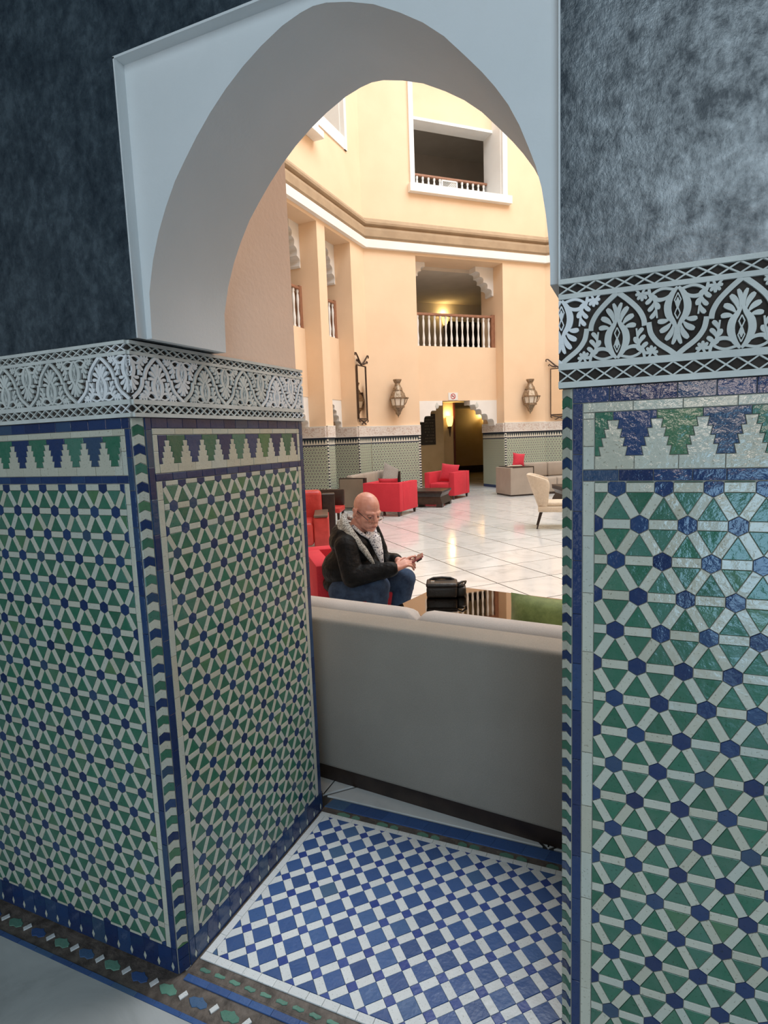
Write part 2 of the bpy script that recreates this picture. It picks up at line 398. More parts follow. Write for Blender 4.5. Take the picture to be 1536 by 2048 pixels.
# ------------------------------------------------------------------ tiles
TILES = {}
_cache = {}
def clip(poly, u0, u1, v0, v1):
    for ax, lim, sg in ((0, u0, 1), (0, u1, -1), (1, v0, 1), (1, v1, -1)):
        out = []
        for i in range(len(poly)):
            a, b = poly[i], poly[(i + 1) % len(poly)]
            da, db = (a[ax] - lim) * sg, (b[ax] - lim) * sg
            if da >= 0: out.append(a)
            if (da > 0 > db) or (da < 0 < db):
                t = da / (da - db); out.append((a[0] + (b[0] - a[0]) * t, a[1] + (b[1] - a[1]) * t))
        poly = out
        if len(poly) < 3: return []
    return poly
def clean(poly, eps=4e-4):
    out = []
    for p in poly:
        if not out or math.hypot(p[0] - out[-1][0], p[1] - out[-1][1]) > eps: out.append(p)
    while len(out) > 2 and math.hypot(out[0][0] - out[-1][0], out[0][1] - out[-1][1]) <= eps: out.pop()
    return out
def area2(p): return sum(p[i][0] * p[(i + 1) % len(p)][1] - p[(i + 1) % len(p)][0] * p[i][1] for i in range(len(p))) / 2
def inset(poly, d):
    n = len(poly); out = []
    for i in range(n):
        p0, p1, p2 = poly[i - 1], poly[i], poly[(i + 1) % n]
        e1 = (p1[0] - p0[0], p1[1] - p0[1]); e2 = (p2[0] - p1[0], p2[1] - p1[1])
        l1 = math.hypot(*e1) or 1e-9; l2 = math.hypot(*e2) or 1e-9
        n1 = (-e1[1] / l1, e1[0] / l1); n2 = (-e2[1] / l2, e2[0] / l2)
        k = 1 + n1[0] * n2[0] + n1[1] * n2[1]
        if k < 0.25: k = 0.25
        out.append((p1[0] + (n1[0] + n2[0]) * d / k, p1[1] + (n1[1] + n2[1]) * d / k))
    return out
def tile_geo(poly, gap, th, bev):
    a = inset(poly, gap); b = inset(poly, gap + bev); n = len(a)
    v = [(x, y, 0) for x, y in a] + [(x, y, th - bev * 0.7) for x, y in a] + [(x, y, th) for x, y in b]
    f = []
    for r in (0, 1):
        for i in range(n): f.append((r * n + i, r * n + (i + 1) % n, (r + 1) * n + (i + 1) % n, (r + 1) * n + i))
    f.append(tuple(range(2 * n, 3 * n))); return v, f
def tile(parent, name, poly, fr, mat, th=0.004, gap=0.0006, bev=0.0006, rect=None, jit=0.006):
    """fr = (origin, U, V, N)"""
    if rect: poly = clip(poly, *rect)
    poly = clean(poly)
    if len(poly) < 3: return
    A = area2(poly)
    if A < 0: poly = poly[::-1]; A = -A
    if A < 1.2e-5: return
    cx = sum(p[0] for p in poly) / len(poly); cy = sum(p[1] for p in poly) / len(poly)
    loc = [(p[0] - cx, p[1] - cy) for p in poly]
    o, Uv, Vv, Nv = fr
    w = o + Uv * cx + Vv * cy
    rot = Matrix((Uv, Vv, Nv)).transposed() @ Euler((random.gauss(0, jit), random.gauss(0, jit), 0)).to_matrix()
    TILES.setdefault((parent, name), []).append((loc, w, rot, mat, th, gap, bev, A))
def flush_tiles(limit=300):
    for (parent, name), items in TILES.items():
        def score(it):
            d = it[1] - CAM; z = d.dot(_fw)
            if z < 0.1: return -1e9
            x = FPX * d.dot(R_) / z; y = FPX * d.dot(U_) / z
            vis = abs(x) < 790 and abs(y) < 1050
            return (0 if vis else -1000) + it[7] / (z * z) * 1e3
        items.sort(key=score, reverse=True)
        for loc, w, rot, mat, th, gap, bev, A in items[:limit]:
            key = (tuple((round(a, 4), round(b, 4)) for a, b in loc), mat.name, th, gap)
            me = _cache.get(key)
            if me is None:
                v, f = tile_geo(loc, gap, th, bev); mb = MB(); mb.add(v, f); me = mb.mesh(name, mat); _cache[key] = me
            o = link(name, me, parent); m4 = rot.to_4x4(); m4.translation = w; o.matrix_local = m4
        rest = items[limit:]
        if rest:
            mats = []; mb = MB()
            for loc, w, rot, mat, th, gap, bev, A in rest:
                if mat not in mats: mats.append(mat)
                v, f = tile_geo(loc, gap, th, bev); m4 = rot.to_4x4(); m4.translation = w
                mb.add(v, f, mats.index(mat), m4)
            o = mb.build(name + '_field', mats, parent); o['kind'] = 'stuff'

def strip(parent, name, u0, u1, v0, v1, step, fr, mat, vertical=False, start=0.0, **k):
    a, b = (v0, v1) if vertical else (u0, u1)
    t = a - random.random() * step * 0.0 - start
    while t < b:
        s = step * random.uniform(0.86, 1.14); lo, hi = max(t, a), min(t + s, b)
        if hi - lo > 0.004:
            tile(parent, name, [(u0, lo), (u1, lo), (u1, hi), (u0, hi)] if vertical else [(lo, v0), (hi, v0), (hi, v1), (lo, v1)], fr, mat, **k)
        t += s
S_HEX = 0.0185
def lattice(parent, fr, u0, u1, v0, v1, a, dz, pu, vtop, rows, th=0.004):
    """six-way star lattice: blue hexagons, white bars, green triangles"""
    rect = (u0, u1, v0, v1); ap = S_HEX * math.sqrt(3) / 2
    k0 = int((u0 - pu) / a) - 2; k1 = int((u1 - pu) / a) + 2
    P = lambda i, k: (pu + (k + (0.5 if i % 2 else 0.0)) * a, vtop - i * dz)
    for i in range(-1, rows + 2):
        for k in range(k0, k1 + 1):
            c = P(i, k)
            if c[0] < u0 - a or c[0] > u1 + a: continue
            tile(parent, 'hexagon_tile', [(c[0] + S_HEX * math.cos(PI / 6 + q * PI / 3), c[1] + S_HEX * math.sin(PI / 6 + q * PI / 3)) for q in range(6)], fr, T_BLUE, th, rect=rect)
            sh = 0 if i % 2 else -1
            nb = [P(i, k + 1), P(i + 1, k + sh + 1), P(i + 1, k + sh)]
            for q in nb:
                dx, dy = q[0] - c[0], q[1] - c[1]; L = math.hypot(dx, dy); dx /= L; dy /= L; w = S_HEX / 2
                A_ = (c[0] + dx * ap, c[1] + dy * ap); B_ = (q[0] - dx * ap, q[1] - dy * ap)
                tile(parent, 'bar_tile', [(A_[0] + dy * w, A_[1] - dx * w), (B_[0] + dy * w, B_[1] - dx * w), (B_[0] - dy * w, B_[1] + dx * w), (A_[0] - dy * w, A_[1] + dx * w)], fr, T_WHITE, th, rect=rect)
            for tri in ([c, nb[0], nb[1]], [c, nb[1], nb[2]]):
                t = tri if area2(tri) > 0 else tri[::-1]
                t = inset(t, S_HEX / 2)
                tile(parent, 'triangle_tile', t, fr, T_GREEN, th, rect=rect)
def merlons(parent, fr, tip0, pitch, u0, u1, flip):
    rect = (u0, u1, 1.50, 1.70); n0 = int((u0 - tip0) / pitch) - 2; n1 = int((u1 - tip0) / pitch) + 2
    lv = [1.620, 1.6035, 1.587, 1.5705, 1.553]
    ht = [0.0105, 0.0160, 0.0210, 0.0258, 0.0300]; hb = [0.0075, 0.0125, 0.0175, 0.0222, 0.0268]
    lv2 = lv + [1.5365]
    for k in range(n0, n1 + 1):
        c = tip0 + k * pitch; h = pitch / 2; L = []; Rr = []
        for j in range(4):
            L += [(c - h + ht[j] * pitch / 0.0755, lv2[j]), (c - h + hb[j] * pitch / 0.0755, lv2[j + 1])]
        Rr = [(2 * c - x, y) for x, y in L]
        poly = [(c - h, 1.636), (c - h, 1.620)] + L + Rr[::-1] + [(c + h, 1.620), (c + h, 1.636)]
        tile(parent, 'merlon_tile', poly, fr, T_GREEN if (k + flip) % 2 else T_BLUE, rect=rect)
        w = c + h; A_ = []
        for j in range(4): A_ += [(w - ht[j] * pitch / 0.0755, lv2[j]), (w - hb[j] * pitch / 0.0755, lv2[j + 1])]
        B_ = [(2 * w - x, y) for x, y in A_]
        poly = A_ + [(w - h, 1.553), (w - h, 1.527), (w + h, 1.527), (w + h, 1.553)] + B_[::-1]
        tile(parent, 'stepped_tile', poly, fr, T_WHITE, rect=rect)
def base_band(parent, fr, u0, u1, off, pitch=0.0565):
    rect = (u0, u1, 0.0, 0.083); k0 = int((u0 - off) / pitch) - 2; k1 = int((u1 - off) / pitch) + 2
    dw, dh, zc = 0.0065, 0.016, 0.020
    for k in range(k0, k1 + 1):
        a = off + k * pitch; b = a + pitch
        tile(parent, 'base_tile', [(a, 0.0), (b, 0.0), (b, zc - dh), (b - dw, zc), (b, zc + dh), (b, 0.083), (a, 0.083), (a, zc + dh), (a + dw, zc), (a, zc - dh)], fr, T_BLUE, rect=rect)
        tile(parent, 'diamond_tile', [(a - dw, zc), (a, zc - dh), (a + dw, zc), (a, zc + dh)], fr, T_WHITE, rect=rect)
def chevrons(parent, p0, p1, ztop, zbot, pitch, start):
    a = Vector((*p0, 0)); b = Vector((*p1, 0)); Uv = (b - a); w = Uv.length; Uv.normalize(); Vv = Vector((0, 0, 1)); Nv = Uv.cross(Vv)
    fr = (a, Uv, Vv, Nv); z = ztop; k = start; pk = w * 0.22
    cols = [T_WHITE, T_GREEN, T_WHITE, T_BLUE]
    while z > zbot:
        tile(parent, 'chevron_tile', [(0.001, z - pitch), (w / 2, z - pitch + pk), (w - 0.001, z - pitch), (w - 0.001, z), (w / 2, z + pk), (0.001, z)], fr, cols[k % 4], th=0.003, gap=0.0008, rect=(0.0005, w - 0.0005, zbot, ztop))
        z -= pitch; k += 1

# ------------------------------------------------------------------ carved frieze
PER = 0.198
def ribbon(mb, pts, w, h, taper=None):
    n = len(pts); L = []; Rr = []
    for i, p in enumerate(pts):
        a = pts[max(i - 1, 0)]; b = pts[min(i + 1, n - 1)]
        dx, dy = b[0] - a[0], b[1] - a[1]; q = math.hypot(dx, dy) or 1e-9
        ww = w if taper is None else w * taper[i]
        L.append((p[0] - dy / q * ww / 2, p[1] + dx / q * ww / 2)); Rr.append((p[0] + dy / q * ww / 2, p[1] - dx / q * ww / 2))
    v = []; f = []
    for i in range(n): v += [(*L[i], h), (*Rr[i], h), (*L[i], 0), (*Rr[i], 0)]
    for i in range(n - 1):
        a = 4 * i; b = a + 4
        f += [(a + 1, b + 1, b, a), (a, b, b + 2, a + 2), (a + 3, b + 3, b + 1, a + 1)]
    f += [(0, 2, 3, 1), (4 * n - 4, 4 * n - 3, 4 * n - 1, 4 * n - 2)]
    mb.add(v, f)
def leaf(mb, c, ang, ln, wd, h, bend=0.0):
    pts = []; tp = []
    for i in range(8):
        t = i / 7; an = ang + bend * (t - 0.3)
        pts.append((c[0] + ln * t * math.cos(an), c[1] + ln * t * math.sin(an))); tp.append(max(0.08, math.sin(PI * min(1, 0.12 + t * 0.86)) ** 0.8))
    ribbon(mb, pts, wd, h, tp)
def smooth_path(P, n=5):
    out = []
    for i in range(len(P) - 1):
        p0 = P[max(i - 1, 0)]; p1 = P[i]; p2 = P[i + 1]; p3 = P[min(i + 2, len(P) - 1)]
        for k in range(n):
            t = k / n
            out.append(tuple(0.5 * (2 * p1[d] + (p2[d] - p0[d]) * t + (2 * p0[d] - 5 * p1[d] + 4 * p2[d] - p3[d]) * t * t + (3 * p1[d] - p0[d] - 3 * p2[d] + p3[d]) * t ** 3) for d in (0, 1)))
    out.append(P[-1]); return out
ZS0, ZS1 = 1.7310, 1.8500
def interp(prof, n):
    return [float(np.interp(i / (n - 1), np.linspace(0, 1, len(prof)), prof)) for i in range(n)]
def arabesque_mesh():
    H = ZS1 - ZS0; mb = MB(); X = PER
    nh = lambda: 0.0062 + random.random() * 0.0012
    def rib(pts, w, prof=None):
        ribbon(mb, pts, w, nh(), interp(prof, len(pts)) if prof else None)
    for s in (1, -1):
        T = lambda u, v: (s * u * X, v * H)
        rib([T(*p) for p in smooth_path([(-0.5, -0.01), (-0.44, 0.075), (-0.345, 0.20), (-0.290, 0.33), (-0.272, 0.45), (-0.268, 0.51)])], 0.0088)
        rib([T(*p) for p in smooth_path([(-0.232, 0.47), (-0.222, 0.58), (-0.178, 0.72), (-0.095, 0.87), (-0.005, 1.0)])], 0.0088)
    def blade(base, tip, w, bend=0.0):
        """petal: narrow at the root, broad and rounded outward"""
        pts = []; n = 8; dx, dy = tip[0] - base[0], tip[1] - base[1]
        for i in range(n):
            t = i / (n - 1); q = math.sin(PI * t) * bend
            pts.append((base[0] + dx * t - dy * q, base[1] + dy * t + dx * q))
        rib(pts, w, [0.18, 0.45, 0.72, 0.93, 1.0, 0.96, 0.5])
    def flower(cx, up):
        """bud in a pointed ring, petal fans, foot loops and side sprigs; up = +1 standing, -1 hanging"""
        cy = 0.0 if up > 0 else 1.0
        for s in (1, -1):
            G = lambda u, v: ((cx + s * u) * X, (cy + up * v) * H)
            b = s * up
            rib([G(u, v) for u, v in smooth_path([(0.004, 0.02), (0.048, 0.12), (0.079, 0.27), (0.070, 0.41), (0.030, 0.52), (0.002, 0.63)])], 0.0122, [0.35, 0.75, 1.0, 0.95, 0.62, 0.35])
            rib([G(u, v) for u, v in smooth_path([(0.030, 0.075), (0.095, 0.165), (0.165, 0.175), (0.222, 0.11), (0.236, 0.0)])], 0.0072, [0.35, 0.8, 1.0, 0.9, 0.6])
            rib([G(u, v) for u, v in smooth_path([(0.030, 0.055), (0.11, 0.022), (0.17, 0.045), (0.218, 0.10)])], 0.0046)
            for root, tip, w in (((0.020, 0.60), (0.036, 0.845), 0.0072), ((0.032, 0.565), (0.092, 0.775), 0.0094), ((0.046, 0.520), (0.140, 0.645), 0.0098), ((0.058, 0.470), (0.160, 0.490), 0.0090)):
                blade(G(*root), G(*tip), w, 0.10 * b)
            rib([G(0.205, 0.07), G(0.190, 0.20), G(0.172, 0.33), G(0.165, 0.44)], 0.0030)
            for base, tip in (((0.205, 0.09), (0.262, 0.215)), ((0.193, 0.20), (0.240, 0.325)), ((0.180, 0.31), (0.222, 0.435)), ((0.205, 0.09), (0.178, 0.205)), ((0.188, 0.20), (0.155, 0.315))):
                blade(G(*base), G(*tip), 0.0078, 0.12 * b)
            for k in range(5):
                a = math.radians(8 + 41 * k)
                blade(G(0.292, 0.052), G(0.292 + 0.058 * math.cos(a) , 0.052 + 0.115 * math.sin(a)), 0.0058)
            rib([G(0.272, -0.01), G(0.292, 0.06)], 0.004); rib([G(0.345, -0.01), G(0.310, 0.06)], 0.004)
            rib([G(0.0, 0.105), G(0.026, 0.205), G(-0.0, 0.305)], 0.0020); rib([G(0, 0.305), G(0.022, 0.40), G(0.0, 0.48)], 0.0020)
        G = lambda u, v: ((cx + u) * X, (cy + up * v) * H)
        rib([G(0, 0.17), G(0, 0.25), G(0, 0.34)], 0.0085, [0.15, 1, 0.15])
        rib([G(0, 0.61), G(0, 0.70)], 0.0070, [0.6, 1.3])
    flower(0.0, 1); flower(0.5, -1)
    return mb
def rails_mesh(length):
    mb = MB()
    for z0, z1, h in ((1.685, 1.6960, 0.0095), (1.7190, 1.7315, 0.0078), (1.8495, 1.8585, 0.0078), (1.8770, 1.886, 0.0095)):
        mb.box(0, length, z0, z1, 0, h)
    return mb
def lattice_mesh():
    mb = MB(); n = 6; p = PER / n
    for z0, z1 in ((1.6955, 1.7195), (1.8580, 1.8775)):
        for k in range(n):
            ribbon(mb, [(k * p, z0), ((k + 1) * p, z1)], 0.0027, 0.0060 + random.random() * 0.0008); ribbon(mb, [(k * p, z1), ((k + 1) * p, z0)], 0.0027, 0.0060 + random.random() * 0.0008)
    return mb
ARAB = None; LATT = None
def frieze(parent, fr, u0, u1, peak):
    global ARAB, LATT
    o, Uv, Vv, Nv = fr
    rot = Matrix((Uv, Vv, Nv)).transposed().to_4x4()
    def place(name, me, u, zoff):
        q = link(name, me, parent); m = rot.copy(); m.translation = o + Uv * u + Vv * zoff + Nv * 0.0052; q.matrix_local = m
    if ARAB is None:
        ARAB = arabesque_mesh().mesh('arabesque_carving', PLASTER); LATT = lattice_mesh().mesh('lattice_carving', PLASTER)
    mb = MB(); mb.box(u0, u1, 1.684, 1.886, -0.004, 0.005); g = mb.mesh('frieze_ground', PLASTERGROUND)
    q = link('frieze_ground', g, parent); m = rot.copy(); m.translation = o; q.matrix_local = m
    place('frieze_rail', rails_mesh(u1 - u0).mesh('frieze_rail', PLASTER), u0, 0)
    k0 = math.ceil((u0 - peak) / PER - 0.02); u = peak + k0 * PER
    def trimmed(me, u, zoff, name):
        """the end module cut off where the wall turns"""
        b = bmesh.new(); b.from_mesh(me)
        for lim, sg in ((u0 - u, -1), (u1 - u, 1)):
            bmesh.ops.bisect_plane(b, geom=b.verts[:] + b.edges[:] + b.faces[:], plane_co=(lim, 0, 0), plane_no=(sg, 0, 0), clear_outer=True)
        if len(b.faces) == 0: b.free(); return
        m2 = bpy.data.meshes.new(name); b.to_mesh(m2); b.free(); place(name, m2, u, zoff)
    kk = math.floor((u0 - peak) / PER) - 1
    while True:
        u = peak + kk * PER
        if u - PER * 1.1 > u1: break
        if u + PER * 1.1 > u0:
            if u - 0.52 * PER >= u0 and u + 1.02 * PER <= u1: place('arabesque_carving', ARAB, u, ZS0)
            else: trimmed(ARAB, u, ZS0, 'arabesque_carving')
        kk += 1
    u = u0
    while u < u1 - 1e-4:
        if u + PER <= u1: place('lattice_carving', LATT, u, 0)
        else: trimmed(LATT, u, 0, 'lattice_carving')
        u += PER

# ================================================================== THE NEAR WALL
VX, VY, VZ = Vector((1, 0, 0)), Vector((0, 1, 0)), Vector((0, 0, 1))
OW = 1.116; D = 0.867
FR = (Vector((0, 0, 0)), VX, VZ, -VY)                    # front faces, u = x
RV = (Vector((0, 0, 0)), VY, VZ, VX)                     # left reveal, u = y
LC0, LC1 = (-0.012, 0.0), (0.0, 0.034)                   # chamfer of left pier
RC0, RC1 = (OW, 0.021), (OW + 0.021, 0.0)                # chamfer of right pier

mb = MB(); mb.prism([(-2.3, 0), LC0, LC1, (0, D), (-2.3, D)], 0, 1.70)
mb.prism([(-2.3, 0), (0, 0), (0, D), (-2.3, D)], 1.70, 1.885)
mb.box(-2.3, 0.0385, 0, 0.34, 1.889, 7.0, 1)
mb.box(-2.3, 0.0, 0, 0.34, 1.885, 1.889, 1)
mb.box(-2.3, -0.006, 0.34, 0.855, 1.885, 7.0, 2)
wall_left = struct('wall_left', mb, [GROUT, SLATE, SALMON], 'left pier with green star tile dado, carved frieze and dark slate plaster above')
mb = MB(); mb.prism([RC1, (3.9, 0), (3.9, D), (OW, D), RC0], 0, 1.70)
mb.prism([(OW, 0), (3.9, 0), (3.9, D), (OW, D)], 1.70, 1.885)
mb.box(1.1135, 3.9, 0, 0.34, 1.885, 7.0, 1); mb.box(OW + 0.006, 3.9, 0.34, 0.855, 1.885, 7.0, 2)
wall_right = struct('wall_right', mb, [GROUT, SLATE, SALMON], 'right pier with glossy star tile dado, carved frieze and polished blue-grey plaster')

mb = MB(); mb.box(-2.5, -2.3, -4.6, 0.86, 0, 6.4); mb.box(3.9, 4.1, -4.6, 0.86, 0, 6.4); mb.box(-2.5, 4.1, -4.6, 0.0, 6.4, 6.6)
wall_hall = struct('wall_hall', mb, SLATE, 'slate side walls and ceiling of the hall the picture is taken from')

# the arch: recessed white field with a slightly pointed opening
A0, A1 = 0.0385, 1.1135; ATOP = 2.569
left = [(0.060, 1.889), (0.064, 2.005), (0.085, 2.084), (0.112, 2.150), (0.142, 2.206), (0.178, 2.262), (0.214, 2.304), (0.256, 2.350), (0.301, 2.393), (0.350, 2.433), (0.402, 2.468), (0.455, 2.497), (0.513, 2.522), (0.560, 2.534)]
right = [(1.091, 1.889), (1.091, 1.930), (1.088, 1.975), (1.083, 2.022), (1.075, 2.073), (1.064, 2.115), (1.050, 2.153), (1.033, 2.196), (1.012, 2.238), (0.987, 2.276), (0.961, 2.310), (0.928, 2.348), (0.886, 2.395), (0.842, 2.433), (0.793, 2.466), (0.735, 2.499), (0.680, 2.520), (0.625, 2.535), (0.592, 2.538)]
curve = left + right[::-1]
mb = MB(); n = len(curve); yf, yb = 0.030, 0.338
v = [(x, yf, z) for x, z in curve] + [(x, yb, z) for x, z in curve]
f = [(i, i + 1, n + i + 1, n + i) for i in range(n - 1)]
mb.add(v, f)
for y, s in ((yf, 1), (yb, -1)):
    top = []
    v = []; f = []
    for i, (x, z) in enumerate(curve):
        if i < len(left) * 0.55: e = (A0, z + (ATOP - z) * (i / (len(left) * 0.55)) ** 2)
        elif i > n - 1 - len(right) * 0.55: k = (n - 1 - i) / (len(right) * 0.55); e = (A1, z + (ATOP - z) * k ** 2)
        else:
            a = len(left) * 0.55; b = n - 1 - len(right) * 0.55
            e = (A0 + (A1 - A0) * (i - a) / (b - a), ATOP)
        v += [(x, y, z), (e[0], y, e[1])]
    for i in range(n - 1): f.append((2 * i, 2 * i + 1, 2 * i + 3, 2 * i + 2) if s < 0 else (2 * i + 2, 2 * i + 3, 2 * i + 1, 2 * i))
    # corners of the square field
    k = len(v); v += [(A0, y, ATOP), (A1, y, ATOP)]
    ia = int(len(left) * 0.55); ib = n - 1 - int(len(right) * 0.55)
    f.append((2 * ia + 1, k, 2 * ia + 3)); f.append((2 * ib + 1, 2 * ib - 1, k + 1))
    mb.add(v, f)
mb.box(A0, 0.060, yf, yb, 1.8885, 1.8895); mb.box(1.091, A1, yf, yb, 1.8885, 1.8895)
wall_arch = struct('wall_arch', mb, ARCHWHITE, 'pale white pointed archway field set back between the two tiled piers', 40)
mb = MB()
mb.box(A0 - 0.0005, A0 + 0.004, -0.0015, yf + 0.002, 1.889, ATOP, 0); mb.box(A0 - 0.0005, A1, -0.0015, yf + 0.002, ATOP - 0.004, ATOP + 0.0015, 0)
mb.box(A1 - 0.003, A1 + 0.0005, -0.0015, yf + 0.002, 1.889, ATOP, 0)
part_of(wall_arch, 'arch_border', mb, ARCHWHITE)
mb = MB(); mb.box(A0, A1, 0, 0.34, ATOP, 7.0, 0)
part_of(wall_arch, 'upper_wall', mb, SLATE)

# --- tiles, left pier front (u = x)
L0 = -1.25
lattice(wall_left, FR, L0, -0.051, 0.083, 1.5040, 0.0825, 0.0706, -0.0520, 1.4945, 20)
strip(wall_left, 'white_strip_tile', -0.0505, -0.0325, 0.083, 1.5045, 0.115, FR, T_WHITE, True, 0.03)
strip(wall_left, 'blue_strip_tile', -0.0320, -0.0125, 0.083, 1.6545, 0.105, FR, T_BLUE, True)
strip(wall_left, 'blue_band_tile', L0, -0.0130, 1.6550, 1.6840, 0.064, FR, T_BLUE)
strip(wall_left, 'white_band_tile', L0, -0.0325, 1.6365, 1.6545, 0.085, FR, T_WHITE)
strip(wall_left, 'white_strip_tile', -0.0505, -0.0325, 1.5270, 1.6360, 0.06, FR, T_WHITE, True)
strip(wall_left, 'blue_band_tile', L0, -0.0325, 1.5050, 1.5265, 0.064, FR, T_BLUE)
merlons(wall_left, FR, -0.0790, 0.0762, L0, -0.0510, 1)
base_band(wall_left, FR, L0, -0.013, -0.0313)
chevrons(wall_left, LC0, LC1, 1.684, 0.083, 0.0262, 0)
_u = Vector((LC1[0] - LC0[0], LC1[1] - LC0[1], 0)); _w = _u.length; _u.normalize(); _fc = (Vector((*LC0, 0)), _u, VZ, _u.cross(VZ))
for z0, z1 in ((0.0, 0.044), (0.0445, 0.0825)): tile(wall_left, 'base_tile', [(0.0005, z0), (_w - 0.0005, z0), (_w - 0.0005, z1), (0.0005, z1)], _fc, T_BLUE)
# --- left pier reveal (u = y)
lattice(wall_left, RV, 0.083, 0.815, 0.083, 1.5040, 0.0825, 0.0706, 0.0790, 1.4990, 20)
strip(wall_left, 'white_strip_tile', 0.0590, 0.0825, 0.083, 1.5045, 0.115, RV, T_WHITE, True, 0.05)
strip(wall_left, 'white_strip_tile', 0.8155, 0.8370, 0.083, 1.5045, 0.115, RV, T_WHITE, True)
strip(wall_left, 'blue_strip_tile', 0.0355, 0.0585, 0.083, 1.6840, 0.105, RV, T_BLUE, True, 0.02)
strip(wall_left, 'blue_strip_tile', 0.8375, 0.8620, 0.083, 1.6840, 0.105, RV, T_BLUE, True)
strip(wall_left, 'blue_band_tile', 0.0590, 0.8370, 1.6550, 1.6840, 0.064, RV, T_BLUE)
strip(wall_left, 'white_band_tile', 0.0590, 0.8370, 1.6365, 1.6545, 0.085, RV, T_WHITE)
strip(wall_left, 'blue_band_tile', 0.0590, 0.8370, 1.5050, 1.5265, 0.064, RV, T_BLUE)
strip(wall_left, 'white_strip_tile', 0.0590, 0.0780, 1.5270, 1.6360, 0.06, RV, T_WHITE, True)
strip(wall_left, 'white_strip_tile', 0.8200, 0.8370, 1.5270, 1.6360, 0.06, RV, T_WHITE, True)
merlons(wall_left, RV, 0.0760, 0.0747, 0.0785, 0.8195, 0)
base_band(wall_left, RV, 0.036, D, 0.060)
# --- right pier front
R1 = 2.05
lattice(wall_right, FR, 1.1785, R1, 0.083, 1.5040, 0.0812, 0.0704, 1.2185, 1.4925, 20)
strip(wall_right, 'white_strip_tile', 1.1565, 1.1780, 0.083, 1.5045, 0.115, FR, T_WHITE, True, 0.04)
strip(wall_right, 'blue_strip_tile', 1.1375, 1.1560, 0.083, 1.6545, 0.105, FR, T_BLUE, True)
strip(wall_right, 'blue_band_tile', 1.1375, R1, 1.6550, 1.6840, 0.062, FR, T_BLUE)
strip(wall_right, 'white_band_tile', 1.1565, R1, 1.6365, 1.6545, 0.085, FR, T_WHITE)
strip(wall_right, 'white_strip_tile', 1.1565, 1.1775, 1.5270, 1.6360, 0.05, FR, T_WHITE, True)
strip(wall_right, 'blue_band_tile', 1.1565, R1, 1.5050, 1.5265, 0.062, FR, T_BLUE)
merlons(wall_right, FR, 1.2480, 0.0750, 1.1780, R1, 0)
base_band(wall_right, FR, 1.138, R1, 1.150)
chevrons(wall_right, RC0, RC1, 1.684, 0.083, 0.0198, 0)
# --- carved friezes
frieze(wall_left, FR, -1.25, 0.006, -0.093)
frieze(wall_left, RV, -0.006, D + 0.004, 0.089)
frieze(wall_right, FR, OW - 0.004, R1, 1.216)

# ================================================================== FLOORS NEAR
FL = (Vector((0, 0, -0.004)), VX, VY, VZ)
mb = MB(); mb.box(-2.3, 3.9, -4.6, -0.109, -0.06, -0.001, 0); mb.box(-2.3, 3.9, -0.109, 0.0195, -0.06, -0.004, 1)
floor_hall = struct('floor_hall', mb, [GREYMARBLE, BROWNGROUT], 'grey marble floor of the dim hall with a worn mosaic border')
strip(floor_hall, 'blue_border_tile', -1.3, 2.2, -0.1085, -0.0925, 0.085, FL, T_FBLUE, th=0.0035)
strip(floor_hall, 'blue_border_tile', 0.012, OW - 0.01, -0.0095, 0.0125, 0.085, FL, T_FBLUE, th=0.0035)
for k in range(-12, 18):
    x = 0.049 + 0.1132 * k
    if not -1.3 < x < 2.1: continue
    tile(floor_hall, 'white_diamond_tile', [(x - 0.012, -0.058), (x + 0.002, -0.066), (x + 0.013, -0.042), (x - 0.002, -0.034)], FL, T_FWHITE, th=0.0038)
    c = x + 0.0566
    poly = [(c - 0.036, -0.050), (c - 0.026, -0.040), (c - 0.006, -0.037), (c + 0.002, -0.032), (c + 0.012, -0.039), (c + 0.028, -0.044), (c + 0.034, -0.055), (c + 0.020, -0.066), (c + 0.004, -0.064), (c - 0.008, -0.070), (c - 0.022, -0.062)]
    tile(floor_hall, 'lozenge_tile', poly, FL, T_FGREEN if k % 2 else T_FBLUE, th=0.0022, bev=0.0012)

mb = MB(); mb.box(0.0, OW, 0.02, 0.95, -0.06, -0.004, 0)
floor_threshold = struct('floor_threshold', mb, BROWNGROUT, 'blue and white chequered mosaic threshold under the arch')
for k in range(0, 20):
    c = 0.054 + 0.0556 * k
    if c > OW - 0.03: break
    j = random.uniform(-0.003, 0.003)
    tile(floor_threshold, 'green_lozenge_tile', [(c - 0.020, 0.041 + j), (c - 0.010, 0.048), (c + 0.004, 0.046), (c + 0.018, 0.046), (c + 0.020, 0.038), (c + 0.008, 0.032 + j), (c - 0.006, 0.034), (c - 0.016, 0.033)], FL, T_FGREEN, th=0.0022, bev=0.0012)
X0, X1, Y0, Y1 = 0.036, OW - 0.002, 0.0955, 0.8245
strip(floor_threshold, 'white_border_tile', 0.010, X1, 0.0680, 0.0950, 0.052, FL, T_FWHITE)
strip(floor_threshold, 'white_border_tile', 0.008, X1, 0.8250, 0.8500, 0.052, FL, T_FWHITE)
strip(floor_threshold, 'white_border_tile', 0.010, 0.0355, 0.0955, 0.8245, 0.075, FL, T_FWHITE, True)
rect = (X0, X1, Y0, Y1); px, py = 0.1205, 0.1234; wn = 0.030 / 0.0862
